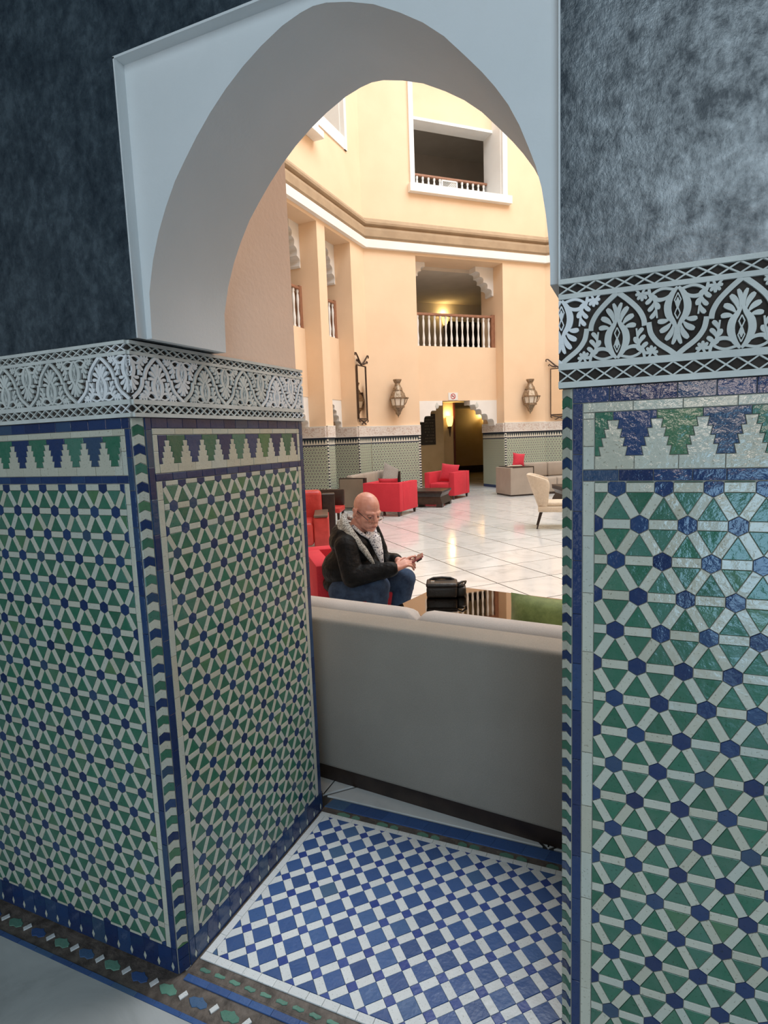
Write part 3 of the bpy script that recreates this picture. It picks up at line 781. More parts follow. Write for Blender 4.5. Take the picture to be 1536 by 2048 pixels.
for i in range(-3, 13):
    for j in range(-1, 14):
        y = 0.772 - j * py / 2; x = 0.067 + (i + (0.5 if j % 2 else 0)) * px + (0.772 - y) * 0.020
        # lattice axes at 45 degrees: e1 = (px/2, py/2), e2 = (-px/2, py/2)
        def pt(a, b): return (x + (a - b) * px / 2, y + (a + b) * py / 2)
        h = (1 - wn) / 2; k = 0.5
        tile(floor_threshold, 'blue_square_tile', [pt(-h, -h), pt(h, -h), pt(h, h), pt(-h, h)], FL, T_FBLUE, rect=rect)
        tile(floor_threshold, 'white_bar_tile', [pt(h, -h), pt(h + wn, -h), pt(h + wn, h), pt(h, h)], FL, T_FWHITE, rect=rect)
        tile(floor_threshold, 'white_bar_tile', [pt(-h, h), pt(h, h), pt(h, h + wn), pt(-h, h + wn)], FL, T_FWHITE, rect=rect)
        tile(floor_threshold, 'small_square_tile', [pt(h, h), pt(h + wn, h), pt(h + wn, h + wn), pt(h, h + wn)], FL, T_FBLUE2, rect=rect)
k = 0; u = 0.0
while u < OW:
    s = random.uniform(0.045, 0.075)
    tile(floor_threshold, 'green_lozenge_tile', [(u + 0.004, 0.856), (u + s * 0.5, 0.852), (u + s - 0.004, 0.858), (u + s - 0.008, 0.872), (u + s * 0.4, 0.878), (u + 0.006, 0.870)], FL, T_FGREEN if k % 3 else T_BROWN, th=0.002); u += s; k += 1
u = 0.0
while u < OW:
    s = random.uniform(0.085, 0.125)
    tile(floor_threshold, 'blue_border_tile', [(u, 0.887), (u + s, 0.887), (u + s + 0.015, 0.948), (u + 0.015, 0.948)], FL, T_FBLUE, rect=(0, OW, 0.88, 0.949)); u += s

# ================================================================== COURTYARD
XL = -5.455; S = 2 ** -0.5
A45 = Vector((XL, 13.382, 0)); T45 = Vector((S, S, 0)); N45 = Vector((S, -S, 0)); LEN45 = 5.721; YB = 13.382 + LEN45 * S; XB = XL + LEN45 * S
M45 = Matrix((T45, -N45, VZ)).transposed().to_4x4(); M45.translation = A45       # local x along wall, y INTO the wall, z up
ML = Matrix((VY, -VX, VZ)).transposed().to_4x4(); ML.translation = Vector((XL, 0, 0))  # local x = world y, y into wall

mb = MB()
def wb(x0, x1, y0, y1, z0, z1, mi=0, m=None): mb.box(x0, x1, y0, y1, z0, z1, mi, m)
# back wall (45 degrees): pilasters, apron, upper storey with framed recess
B = lambda *a, mi=0: wb(*a, mi=mi, m=M45)
B(0, 1.495, 0, 1.2, 0, 6.55); B(4.25, LEN45, 0, 1.2, 0, 6.55)
B(1.495, 4.25, 0.41, 0.62, 2.65, 4.19)
B(1.495, 4.25, 0.0, 0.9, 6.50, 6.55)
B(0, 1.50, 0, 1.0, 6.55, 15.0); B(4.29, LEN45, 0, 1.0, 6.55, 15.0); B(1.50, 4.29, 0, 1.0, 6.55, 8.10); B(1.50, 4.29, 0, 1.0, 11.75, 15.0)
B(1.50, 4.29, 0.50, 0.9, 10.27, 11.75)
wall_back = struct('wall_courtyard_back', mb, [PEACH], 'diagonal peach courtyard wall with lobed doorway, balcony and framed gallery opening')
# left wall
mb = MB(); B = lambda *a, mi=0: wb(*a, mi=mi, m=ML)
PIL = [(12.607, 13.382), (10.931, 11.309), (9.255, 9.633), (7.58, 7.957), (2.2, 6.281)]
for a, b in PIL: B(a, b, 0, 1.0, 0, 6.55)
for a, b in ((11.309, 12.607), (9.633, 10.931), (7.957, 9.255), (6.281, 7.58)):
    B(a, b, 0.43, 0.62, 2.65, 4.20); B(a, b, 0.0, 0.9, 6.50, 6.55)
    B(a, b, 1.6, 1.8, 0, 6.5, mi=1)
B(2.2, 9.6, 0, 1.0, 6.55, 15); B(9.6, 12.50, 0, 1.0, 6.55, 8.62); B(12.50, 13.382, 0, 1.0, 6.55, 15.0); B(9.6, 12.50, 0, 1.0, 11.75, 15.0); B(9.6, 12.5, 0.8, 1.0, 8.62, 11.75, mi=1)
wall_cleft = struct('wall_courtyard_left', mb, [PEACH, DARKROOM], 'left peach courtyard wall with tall pilasters and niches')
# far wall and the rest of the court
mb = MB(); mb.box(XB, 5.2, YB, YB + 0.6, 0, 15)
wall_far = struct('wall_courtyard_far', mb, PEACH, 'sliver of straight peach wall holding the right-hand mirror')
mb = MB(); mb.prism([(5.2, YB), (9.2, 13.4), (9.6, 13.8), (5.6, YB + 0.4)], 0, 15); mb.box(9.2, 9.8, 0.9, 13.5, 0, 15); mb.box(3.2, 9.2, 0.3, 0.86, 0, 15)
mb.box(-6.0, -2.3, 0.3, 0.86, 0, 15)
wall_cright = struct('wall_courtyard_right', mb, PEACH, 'peach walls closing the courtyard beyond the right pier')

# cornice: white fascia, two tan mouldings, swept along the three walls
def sweep(profile, path, name, mat, parent):
    m2 = MB(); n = len(path); k = len(profile); v = []; f = []
    for i, p in enumerate(path):
        p = Vector(p)
        d1 = (p - Vector(path[i - 1])).normalized() if i else (Vector(path[1]) - p).normalized()
        d2 = (Vector(path[i + 1]) - p).normalized() if i < n - 1 else d1
        n1 = Vector((d1.y, -d1.x)); n2 = Vector((d2.y, -d2.x)); q = (n1 + n2) / (1 + n1.dot(n2))
        for o, z in profile: v.append((p.x + q.x * o, p.y + q.y * o, z))
    for i in range(n - 1):
        for j in range(k): f.append((i * k + j, i * k + (j + 1) % k, (i + 1) * k + (j + 1) % k, (i + 1) * k + j))
    m2.add(v, f); return m2.build(name, mat, parent)
PATH = [(XL, 2.2), (XL, 13.382), (XB, YB), (5.2, YB)]
cor = tag(sweep([(0.0, 6.575), (0.11, 6.575), (0.11, 6.775), (0.0, 6.775)], PATH, 'trim_1', WHITE, None), 'white fascia band of the cornice running round the courtyard', None, None, 'structure')
sweep([(0.0, 6.79), (0.04, 6.79), (0.04, 6.835), (0.09, 6.86), (0.10, 7.02), (0.09, 7.075), (0.0, 7.075)], PATH, 'lower_moulding', TAN, cor)
sweep([(0.0, 7.085), (0.05, 7.085), (0.05, 7.115), (0.13, 7.15), (0.14, 7.20), (0.06, 7.31), (0.0, 7.33)], PATH, 'upper_moulding', TAN, cor)

# dados of the courtyard
def dado(parent, mat4, x0, x1, y, zt=1.0, flip=False):
    """tile field + carved band fixed on a pilaster face; local x along, local -y outward"""
    L = x1 - x0
    for nm, m_, th, z0, z1 in (('tile_dado', FARDADO, 0.015, 0, 1.69), ('carved_band', FARFRIEZE, 0.045, 1.69, 1.955)):
        q = MB(); q.box(0, L, -th, 0.002, z0, z1); o = q.build(nm, m_, parent)
        o.matrix_local = mat4 @ Matrix.Translation((x0, y, 0))
    q = MB(); q.box(0, L, -0.05, 0, 1.945, 1.965); o = q.build('ledge', WHITE, parent); o.matrix_local = mat4 @ Matrix.Translation((x0, y, 0))
def dado_side(parent, mat4, x, y0, y1, sgn):
    """on a jamb: runs along local y; sgn +1 faces +x, -1 faces -x"""
    for nm, m_, th, z0, z1 in (('tile_dado', FARDADO, 0.015, 0, 1.69), ('carved_band', FARFRIEZE, 0.045, 1.69, 1.955)):
        q = MB(); q.box(0, y1 - y0, -th, 0.002, z0, z1); o = q.build(nm, m_, parent)
        m = mat4 @ Matrix.Translation((x, y1 if sgn < 0 else y0, 0)) @ Matrix.Rotation(-PI / 2 if sgn < 0 else PI / 2, 4, 'Z'); o.matrix_local = m
def bead(parent, mat4, x, y):
    q = MB(); q.box(-0.03, 0.03, -0.02, 0.005, 0, 1.69); o = q.build('corner_bead', DOTTED, parent); o.matrix_local = mat4 @ Matrix.Translation((x, y, 0))
dado(wall_back, M45, 0.02, 1.495, 0); dado(wall_back, M45, 4.25, LEN45 - 0.02, 0)
dado_side(wall_back, M45, 4.25, 0.0, 1.2, -1); bead(wall_back, M45, 4.28, 0); bead(wall_back, M45, 1.465, 0)
for a, b in PIL[:4]:
    dado(wall_cleft, ML, a, b, 0); dado_side(wall_cleft, ML, a, 0.0, 1.0, -1); bead(wall_cleft, ML, a + 0.03, 0)
q = MB(); q.box(0, 3.0, -0.015, 0.002, 0, 1.69); o = q.build('tile_dado', FARDADO, wall_far); o.matrix_local = Matrix.Translation((XB, YB, 0))
q = MB(); q.box(0, 3.0, -0.045, 0.002, 1.69, 1.955); o = q.build('carved_band', FARFRIEZE, wall_far); o.matrix_local = Matrix.Translation((XB, YB, 0))

# lobed plaster spandrels / corbels
def lobes(w, h, side, lead=0.0):
    """outline of a spandrel hanging in the corner: straight on wall and soffit, scalloped on the open side"""
    P = [(0, 0), (0, -h), (w * 0.06, -h)]; k = 4
    pts = [(w * 0.10, -h * 0.96), (w * 0.34, -h * 0.75), (w * 0.57, -h * 0.54), (w * 0.77, -h * 0.35), (w * 0.95, -h * 0.17)]
    for i in range(k):
        (ax, az), (bx, bz) = pts[i], pts[i + 1]; dx, dz = bx - ax, bz - az
        for q in range(0, 9):
            t = q / 8; bul = math.sin(PI * t) * 0.36
            P.append((max(0.012, ax + dx * t - dz * bul), az + dz * t + dx * bul))
    P += [(w, -h * 0.17), (w, 0)]
    return [(x * side, z) for x, z in P]
def spandrel(parent, name, mat4, x, z, y0, y1, w, h, side, mat=None):
    poly = lobes(w, h, side); q = MB()
    if side < 0: poly = poly[::-1]
    n = len(poly); v = [(px, y0, pz) for px, pz in poly] + [(px, y1, pz) for px, pz in poly]
    f = [tuple(range(n)), tuple(range(2 * n - 1, n - 1, -1))] + [((i + 1) % n, i, n + i, n + (i + 1) % n) for i in range(n)]
    q.add(v, f); bmm = bmesh.new(); me = q.mesh(name, mat or WHITE); bmm.from_mesh(me); bmesh.ops.recalc_face_normals(bmm, faces=bmm.faces); bmm.to_mesh(me); bmm.free()
    o = link(name, me, parent); o.matrix_local = mat4 @ Matrix.Translation((x, 0, z)); return o
def finial(parent, mat4, x, z, y):
    q = MB(); q.lathe([(0.01, -0.02), (0.05, 0.0), (0.075, 0.05), (0.06, 0.11), (0.03, 0.16), (0.004, 0.20)], 10)
    o = q.build('bud_ornament', PLASTER, parent, 40); o.matrix_local = mat4 @ Matrix.Translation((x, y + 0.016, z)) @ Matrix.Diagonal((0.85, 0.15, 0.85, 1))
# door of the back wall: white corner fields from the jambs
spandrel(wall_back, 'door_spandrel', M45, 1.495, 2.65, 0.40, 0.75, 0.92, 0.80, 1); spandrel(wall_back, 'door_spandrel', M45, 4.25, 2.65, 0.40, 0.75, 0.92, 0.76, -1)
finial(wall_back, M45, 2.24, 2.44, 0.385); finial(wall_back, M45, 3.56, 2.44, 0.385)
spandrel(wall_back, 'corbel', M45, 1.495, 6.50, 0.50, 0.88, 0.52, 0.70, 1); spandrel(wall_back, 'corbel', M45, 4.25, 6.50, 0.50, 0.88, 0.60, 0.80, -1)
for a, b in ((11.309, 12.607), (9.633, 10.931)):
    spandrel(wall_cleft, 'corbel', ML, b, 6.50, 0.46, 0.82, 0.42, 0.95, -1); spandrel(wall_cleft, 'corbel', ML, a, 6.50, 0.46, 0.82, 0.42, 0.95, 1)
    spandrel(wall_cleft, 'door_spandrel', ML, b, 2.65, 0.44, 0.62, 0.5, 0.72, -1); spandrel(wall_cleft, 'door_spandrel', ML, a, 2.65, 0.44, 0.62, 0.5, 0.72, 1)

# dark rooms behind: corridor, gallery, upper gallery
mb = MB(); B = lambda *a, mi=0: wb(*a, mi=mi, m=M45)
B(-0.5, 3.78, 3.0, 3.2, 0, 2.9); B(3.70, 4.34, 3.35, 3.55, 0, 2.9); B(4.3, 13.0, 8.0, 8.2, 0, 2.9); B(9.6, 9.8, 1.2, 8.0, 0, 2.9); B(-0.5, 13.0, 0.9, 8.2, 2.78, 2.9)
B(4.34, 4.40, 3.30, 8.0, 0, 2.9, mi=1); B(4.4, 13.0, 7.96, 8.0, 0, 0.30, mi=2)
wall_corr = struct('wall_corridor', mb, [OLIVE, FRAMERED, DARKWOOD], 'olive corridor walls seen through the lobed doorway')
mb = MB(); B = lambda *a, mi=0: wb(*a, mi=mi, m=M45)
B(-0.5, 8, 4.6, 4.8, 2.9, 6.5); B(-0.5, 8, 0.86, 4.8, 6.40, 6.499); B(-0.5, 8, 0.62, 4.8, 3.9, 4.1); B(7.2, 7.4, 1.2, 4.8, 3, 6.5)
B(-0.5, 8, 4.6, 4.8, 7.6, 12); B(-0.5, 8, 0.95, 4.8, 11.4, 11.6); B(-0.5, 8, 0.95, 4.8, 7.8, 8.0); B(7.2, 7.4, 1.0, 4.8, 8, 11.5)
B(4.7, 7.2, 4.4, 4.55, 4.1, 5.75, mi=1)
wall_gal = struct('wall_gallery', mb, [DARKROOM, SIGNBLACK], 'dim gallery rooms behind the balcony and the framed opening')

# framed opening high on the back wall
def bx(parent, name, mat, m4, *a, smooth=None):
    q = MB(); q.box(*a); o = q.build(name, mat, parent); o.matrix_local = m4; return o
win = MB(); win.box(1.34, 4.50, -0.16, 0.10, 8.09, 8.30)
window_1 = struct('window_1', win, WHITE, 'white framed gallery opening high on the diagonal wall'); window_1.matrix_world = M45
I4 = Matrix.Identity(4)
for nm, m_, a in (('frame_side', WHITE, (1.40, 1.53, -0.05, 0.95, 8.30, 11.75)), ('frame_side', WHITE, (4.27, 4.42, -0.05, 0.06, 8.30, 11.75)), ('reveal', WHITE, (4.26, 4.28, 0.06, 0.95, 8.1, 11.75)),
                  ('lintel', WHITE, (1.53, 4.26, 0.46, 0.95, 10.20, 10.275)), ('frame_head', WHITE, (1.40, 4.42, -0.05, 0.06, 11.70, 11.82)), ('inner_sill', WHITE, (1.53, 4.26, 0.10, 0.95, 8.06, 8.28))):
    bx(window_1, nm, m_, I4, *a)
q = MB()
for i in range(10):
    a = PI / 2 * i / 10; b = PI / 2 * (i + 1) / 10; r = 0.30
    q.prism([(1.53 + 0, 11.05 - 0), (1.53 + r - r * math.cos(a), 10.75 + r * math.sin(a)), (1.53 + r - r * math.cos(b), 10.75 + r * math.sin(b))], -0.03, 0.06)
Mxz = Matrix(((1, 0, 0, 0), (0, 0, 1, 0), (0, 1, 0, 0), (0, 0, 0, 1)))
o = q.build('frame_bracket', WHITE, window_1); o.matrix_local = Mxz
# second framed opening on the left wall
win = MB(); win.box(9.6, 12.61, -0.03, 0.12, 8.62, 8.90)
window_2 = struct('window_2', win, WHITE, 'white framed opening on the left wall cut by the arch'); window_2.matrix_world = ML
for nm, a in (('frame_side', (12.49, 12.61, -0.04, 0.10, 8.62, 11.75)), ('reveal', (12.47, 12.49, 0.08, 0.8, 8.9, 11.75)), ('post', (11.46, 11.60, 0.25, 0.40, 8.9, 11.75))): bx(window_2, nm, WHITE, I4, *a)
lg = MB(); lg.rbox(9.6, 11.0, -0.27, 0.0, 8.17, 8.33, 0.01, 1)
ledge = struct('trim_2', lg, WHITE, 'small projecting white balcony ledge on the left wall'); ledge.matrix_world = ML
q = MB(); q.rbox(9.6, 10.86, -0.22, 0.0, 8.33, 9.6, 0.01, 1); q.build('ledge_post', WHITE, ledge)

# floor of the court: base and diagonal marble slabs, each a piece
mb = MB(); mb.box(-9.5, 9.5, 0.95, 30, -0.10, -0.008)
mb.box(-9.5, -0.0, 0.867, 0.95, -0.10, -0.008); mb.box(OW, 9.5, 0.867, 0.95, -0.10, -0.008)
floor_court = struct('floor_courtyard', mb, JOINT, 'courtyard floor of diagonal white marble slabs with dark joints')
def slab(poly, key):
    me = _cache.get(key)
    if me is None or key is None:
        v, f = tile_geo(poly, 0.0085, 0.008, 0.001); q = MB(); q.add(v, f); me = q.mesh('marble_slab', MARBLE)
        if key: _cache[key] = me
    return me
for i in range(-14, 16):
    for j in range(-1, 46):
        cx = -0.155 + 1.0 * i + (0.0 if j % 2 else 0.5); cy = 0.950 + 0.507 * j
        cx -= 0.024 * (cy - 5.5)
        if not (-6.6 < cx < 4.2 and cy < 21.0): continue
        zd = (Vector((cx, cy, 0)) - CAM).dot(_fw); xd = FPX * (Vector((cx, cy, 0)) - CAM).dot(R_) / max(zd, .1)
        if zd > 0 and (xd < -420 or xd > 760): continue
        P = [(cx - 0.5, cy), (cx + 0.012, cy - 0.507), (cx + 0.5, cy), (cx - 0.012, cy + 0.507)]
        lim = 0.951 if 0 < cx < OW else 0.868
        Q = clean(clip(P, -30, 30, 0.951, 30))
        if len(Q) < 3: continue
        loc = [(p[0] - cx, p[1] - cy) for p in Q]
        if area2(loc) < 0: loc = loc[::-1]
        me = slab(loc, 'slab' if len(Q) == 4 and Q == clean(P) else None)
        o = link('marble_slab', me, floor_court); o.location = (cx, cy, -0.008)
flush_tiles()

# ================================================================== FITTINGS OF THE COURT
def at45(t, y, z=0): return M45 @ Vector((t, y, z))
RZ45 = PI / 4
def baluster_mesh(h, r=0.034):
    q = MB(); q.lathe([(r * 1.05, 0), (r * 1.05, 0.06 * h), (r * 0.7, 0.09 * h), (r * 0.95, 0.16 * h), (r * 1.15, 0.27 * h), (r * 0.75, 0.42 * h), (r * 0.62, 0.5 * h), (r * 0.75, 0.58 * h), (r * 1.1, 0.74 * h), (r * 0.9, 0.85 * h), (r * 0.6, 0.91 * h), (r * 1.0, 0.94 * h), (r * 1.0, h)], 8)
    return q.mesh('baluster', WHITE, 60)
bal = thing('balustrade', 'white baluster railing with brown rail on the balcony over the doorway', 'railing', at45(1.495, 0.50, 4.19), RZ45)
bm = baluster_mesh(0.86)
for k in range(15): o = link('baluster', bm, bal); o.location = (0.07 + 0.179 * k, 0, 0.0)
q = MB(); q.rbox(0.0, 2.72, -0.055, 0.055, 0.86, 0.93, 0.012, 1); part_of(bal, 'hand_rail', q, RAILWOOD)
q = MB(); q.box(2.64, 2.755, -0.06, 0.06, 0, 0.95); part_of(bal, 'end_post', q, RAILWOOD)
bal2 = thing('balustrade', 'low railing with pierced white panel inside the high framed opening', 'railing', at45(1.53, 0.80, 8.0), RZ45)
bm2 = baluster_mesh(0.90, 0.036)
for k in list(range(0, 7)) + list(range(10, 15)): o = link('baluster', bm2, bal2); o.location = (0.10 + 0.18 * k, 0, 0)
q = MB(); q.rbox(0.0, 2.72, -0.05, 0.05, 0.90, 0.96, 0.01, 1); part_of(bal2, 'hand_rail', q, RAILWOOD)
q = MB(); q.box(1.22, 1.26, -0.03, 0.03, 0, 0.9); q.box(1.70, 1.74, -0.03, 0.03, 0, 0.9); q.box(1.22, 1.74, -0.03, 0.03, 0.86, 0.9); q.box(1.22, 1.74, -0.03, 0.03, 0.0, 0.1)
for i in range(-8, 9):
    a = 1.26 + 0.055 * i
    for sg in (1, -1):
        P = []
        for z in (0.1, 0.86):
            P.append((a + (z - 0.1 if sg > 0 else 0.86 - z), 0, z))
        (x0, _, z0), (x1, _, z1) = P
        lo, hi = 1.26, 1.70
        t0 = (lo - x0) / (x1 - x0); t1 = (hi - x0) / (x1 - x0); ta, tb = max(0, min(t0, t1)), min(1, max(t0, t1))
        if tb - ta > 0.03: q.tube([(x0 + (x1 - x0) * ta, 0, z0 + (z1 - z0) * ta), (x0 + (x1 - x0) * tb, 0, z0 + (z1 - z0) * tb)], 0.010, 4)
part_of(bal2, 'pierced_panel', q, WHITE)
for (a, b), lab in (((9.633, 10.931), 'railing of the left-wall niche beside the near pier edge, one baluster showing'), ((11.309, 12.607), 'railing of the left-wall niche between the two visible pilasters')):
    t = thing('balustrade', lab, 'railing', ML @ Vector((a, 0.52, 4.20)), PI / 2)
    for k in range(7): o = link('baluster', bm, t); o.location = (0.10 + 0.183 * k, 0, 0)
    q = MB(); q.rbox(0.0, b - a, -0.055, 0.055, 0.86, 0.93, 0.012, 1); part_of(t, 'hand_rail', q, RAILWOOD)
    q = MB(); q.box(b - a - 0.10, b - a, -0.06, 0.06, 0, 0.95); part_of(t, 'end_post', q, RAILWOOD)

# metal wall lanterns (six-sided, with a bracket shelf at the side)
def lantern(t, z, label):
    L = thing('wall_lantern', label, 'lantern', at45(t, -0.20, z), RZ45, 'pierced metal lanterns on the diagonal wall')
    q = MB(); q.lathe([(0.115, 1.02), (0.12, 1.0), (0.085, 0.93), (0.07, 0.92), (0.075, 0.90), (0.072, 0.88), (0.10, 0.82), (0.12, 0.80), (0.135, 0.75), (0.14, 0.72), (0.125, 0.715)][::-1], 10); part_of(L, 'crown', q, BRASS, 50)
    q = MB(); q.lathe([(0.235, 0.50), (0.24, 0.535), (0.225, 0.56), (0.20, 0.64), (0.15, 0.705), (0.13, 0.72)], 8); part_of(L, 'dome', q, BRASS, 30)
    q = MB(); q.lathe([(0.165, 0.32), (0.215, 0.505)], 8); part_of(L, 'glass', q, LANTERNGLASS, 20)
    q = MB()
    for k in range(8):
        a = 2 * PI * k / 8; q.tube([(0.17 * math.cos(a), 0.17 * math.sin(a), 0.31), (0.222 * math.cos(a), 0.222 * math.sin(a), 0.51)], 0.013, 5)
    q.lathe([(0.225, 0.495), (0.245, 0.50), (0.245, 0.515), (0.225, 0.52)], 8); part_of(L, 'cage', q, BRASS)
    q = MB(); q.lathe([(0.005, 0.0), (0.02, 0.05), (0.07, 0.10), (0.085, 0.16), (0.10, 0.17), (0.12, 0.22), (0.155, 0.26), (0.19, 0.265), (0.195, 0.30), (0.165, 0.325)], 8); part_of(L, 'base', q, BRASS, 40)
    q = MB()
    for a in (0.0, PI / 4, -PI / 4):
        m = Matrix.Rotation(a, 4, 'Z'); q.rbox(0.20, 0.30, -0.06, 0.06, 0.50, 0.53, 0.008, 1, 0, m); q.tube([m @ Vector((0.20, 0, 0.34)), m @ Vector((0.25, 0, 0.42)), m @ Vector((0.28, 0, 0.50))], 0.012, 5)
    part_of(L, 'bracket', q, BRASS)
    q = MB(); q.box(-0.05, 0.05, 0.10, 0.20, 0.40, 0.75); part_of(L, 'wall_plate', q, IRON)
    return L
lantern(0.76, 2.17, 'pierced brass wall lantern between left mirror and doorway')
lantern(5.03, 2.19, 'pierced brass wall lantern right of the doorway')

# iron framed mirrors
def mirror(loc, rz, w, label, tilt=0.0):
    m = thing('wall_mirror', label, 'mirror', loc, rz, 'tall iron mirrors')
    h = 1.33
    q = MB(); q.box(-w / 2, w / 2, 0.0, 0.012, 0.0, h); part_of(m, 'glass', q, MIRROR)
    q = MB(); t = 0.022
    q.box(-w / 2 - t, -w / 2, -0.02, 0.02, -t, h + t); q.box(w / 2, w / 2 + t, -0.02, 0.02, -t, h + t); q.box(-w / 2, w / 2, -0.02, 0.02, -t, 0); q.box(-w / 2, w / 2, -0.02, 0.02, h, h + t); part_of(m, 'frame', q, IRON)
    for s in (1, -1):
        q = MB(); P = [(s * 0.0, -0.01, h + 0.03), (s * 0.12, -0.02, h + 0.10), (s * 0.25, -0.03, h + 0.22), (s * 0.34, -0.03, h + 0.30), (s * 0.39, -0.03, h + 0.30), (s * 0.40, -0.03, h + 0.25), (s * 0.37, -0.03, h + 0.24)]
        q.tube(P, [0.026, 0.026, 0.022, 0.020, 0.018, 0.018, 0.012], 6)
        q.tube([(s * 0.10, -0.02, h + 0.06), (s * 0.22, -0.03, h + 0.09), (s * 0.30, -0.03, h + 0.15), (s * 0.33, -0.03, h + 0.12), (s * 0.30, -0.03, h + 0.09)], [0.022, 0.020, 0.018, 0.016, 0.012], 6)
        part_of(m, 'scroll', q, IRON)
        q = MB(); q.tube([(s * (w / 2), -0.01, -0.02), (s * w * 0.3, -0.02, -0.06), (0, -0.02, -0.10), (-s * w * 0.22, -0.02, -0.16), (-s * w * 0.3, -0.02, -0.15)], [0.018, 0.018, 0.018, 0.016, 0.01], 6)
        q.tube([(s * w / 2, -0.01, -0.02), (s * w * 0.52, -0.02, -0.08), (s * w * 0.44, -0.02, -0.10)], 0.016, 6)
        part_of(m, 'lower_scroll', q, IRON)
    return m
mirror(ML @ Vector((12.87, -0.05, 2.17)), PI / 2, 0.50, 'tall narrow iron framed mirror on the left pilaster')
mirror((-0.98, YB - 0.06, 2.17), 0.0, 0.50, 'iron framed mirror half hidden by the right tiled pier')

# no smoking notice above the doorway
t = thing('notice', 'small white no smoking notice above the lobed doorway', 'sign', at45(2.77, 0.395, 2.665), RZ45); t.scale = (1.3, 1.0, 1.3)
q = MB(); q.box(-0.12, 0.12, 0.0, 0.012, 0, 0.165); part_of(t, 'panel', q, SIGNWHITE)
Mv = lambda y: Matrix(((1, 0, 0, 0), (0, 0, -1, y), (0, 1, 0, 0.083), (0, 0, 0, 1)))
q = MB(); n = 28
ring = lambda r: [(r * math.cos(2 * PI * k / n), r * math.sin(2 * PI * k / n)) for k in range(n)]
a, b = ring(0.062), ring(0.048); v = [(x, -0.004, z + 0.083) for x, z in a] + [(x, -0.004, z + 0.083) for x, z in b]
q.add(v, [(k, (k + 1) % n, n + (k + 1) % n, n + k) for k in range(n)])
q.add([(-0.044, -0.004, 0.083 + 0.034), (-0.034, -0.004, 0.083 + 0.044), (0.044, -0.004, 0.083 - 0.034), (0.034, -0.004, 0.083 - 0.044)], [(0, 1, 2, 3)]); part_of(t, 'prohibition_ring', q, SIGNRED)
q = MB(); q.box(-0.038, 0.018, -0.002, 0.0, 0.078, 0.089); q.box(0.022, 0.032, -0.002, 0.0, 0.078, 0.089); q.box(0.025, 0.031, -0.002, 0, 0.092, 0.108); part_of(t, 'cigarette', q, SIGNBLACK)

# direction board in the corridor: worn raised lines of lettering, too blurred to read
t = thing('direction_board', 'black lettered board on the corridor wall left of the lamp', 'sign', at45(3.02, 2.95, 1.36), RZ45)
q = MB(); q.box(-0.18, 0.43, 0.0, 0.04, 0.0, 1.03); part_of(t, 'panel', q, BOARD)
q = MB(); rr = random.Random(3)
for i in range(9):
    z = 0.92 - i * 0.103; x = 0.03
    while x < 0.38:
        w_ = rr.uniform(0.018, 0.032); hh_ = rr.uniform(0.030, 0.042)
        if rr.random() < 0.86: q.box(x, x + w_ * 0.35, -0.003, 0, z, z + hh_); q.box(x, x + w_ * 0.9, -0.003, 0, z + hh_ * rr.choice((0, 0.45, 0.9)), z + hh_ * 0.9 + 0.007)
        x += w_ + 0.012
part_of(t, 'lettering', q, BOARDTXT)['kind'] = 'stuff'

def sconce(loc, label, power):
    t = thing('wall_lamp', label, 'lamp', loc, RZ45)
    q = MB(); q.lathe([(0.055, 0.36), (0.085, 0.42), (0.115, 0.54), (0.12, 0.72)], 14); part_of(t, 'lamp_shade', q, LAMPGLASS, 50)
    q = MB(); q.lathe([(0.006, 0.0), (0.03, 0.15), (0.058, 0.36), (0.045, 0.37)], 10); part_of(t, 'cone', q, IRON, 50)
    q = MB(); q.box(-0.02, 0.02, 0.0, 0.16, 0.30, 0.34); part_of(t, 'arm', q, IRON)
    l = bpy.data.lights.new('bulb', 'POINT'); l.energy = power; l.color = (1.0, 0.70, 0.28); l.shadow_soft_size = 0.05
    o = bpy.data.objects.new('bulb', l); C.objects.link(o); o.parent = t; o.location = (0, 0, 0.80); return t
sconce(at45(4.13, 3.20, 1.60), 'lit amber wall lamp on a dark cone in the corridor', 16)
sconce(at45(8.35, 7.82, 1.75), 'assumed wall lamp glowing deep in the corridor behind right door jamb', 40)  # hidden lamp, assumed from the warm glow at the right end
sconce(at45(4.70, 4.45, 5.25), 'lit wall lamp in the gallery behind the balcony railing', 9)

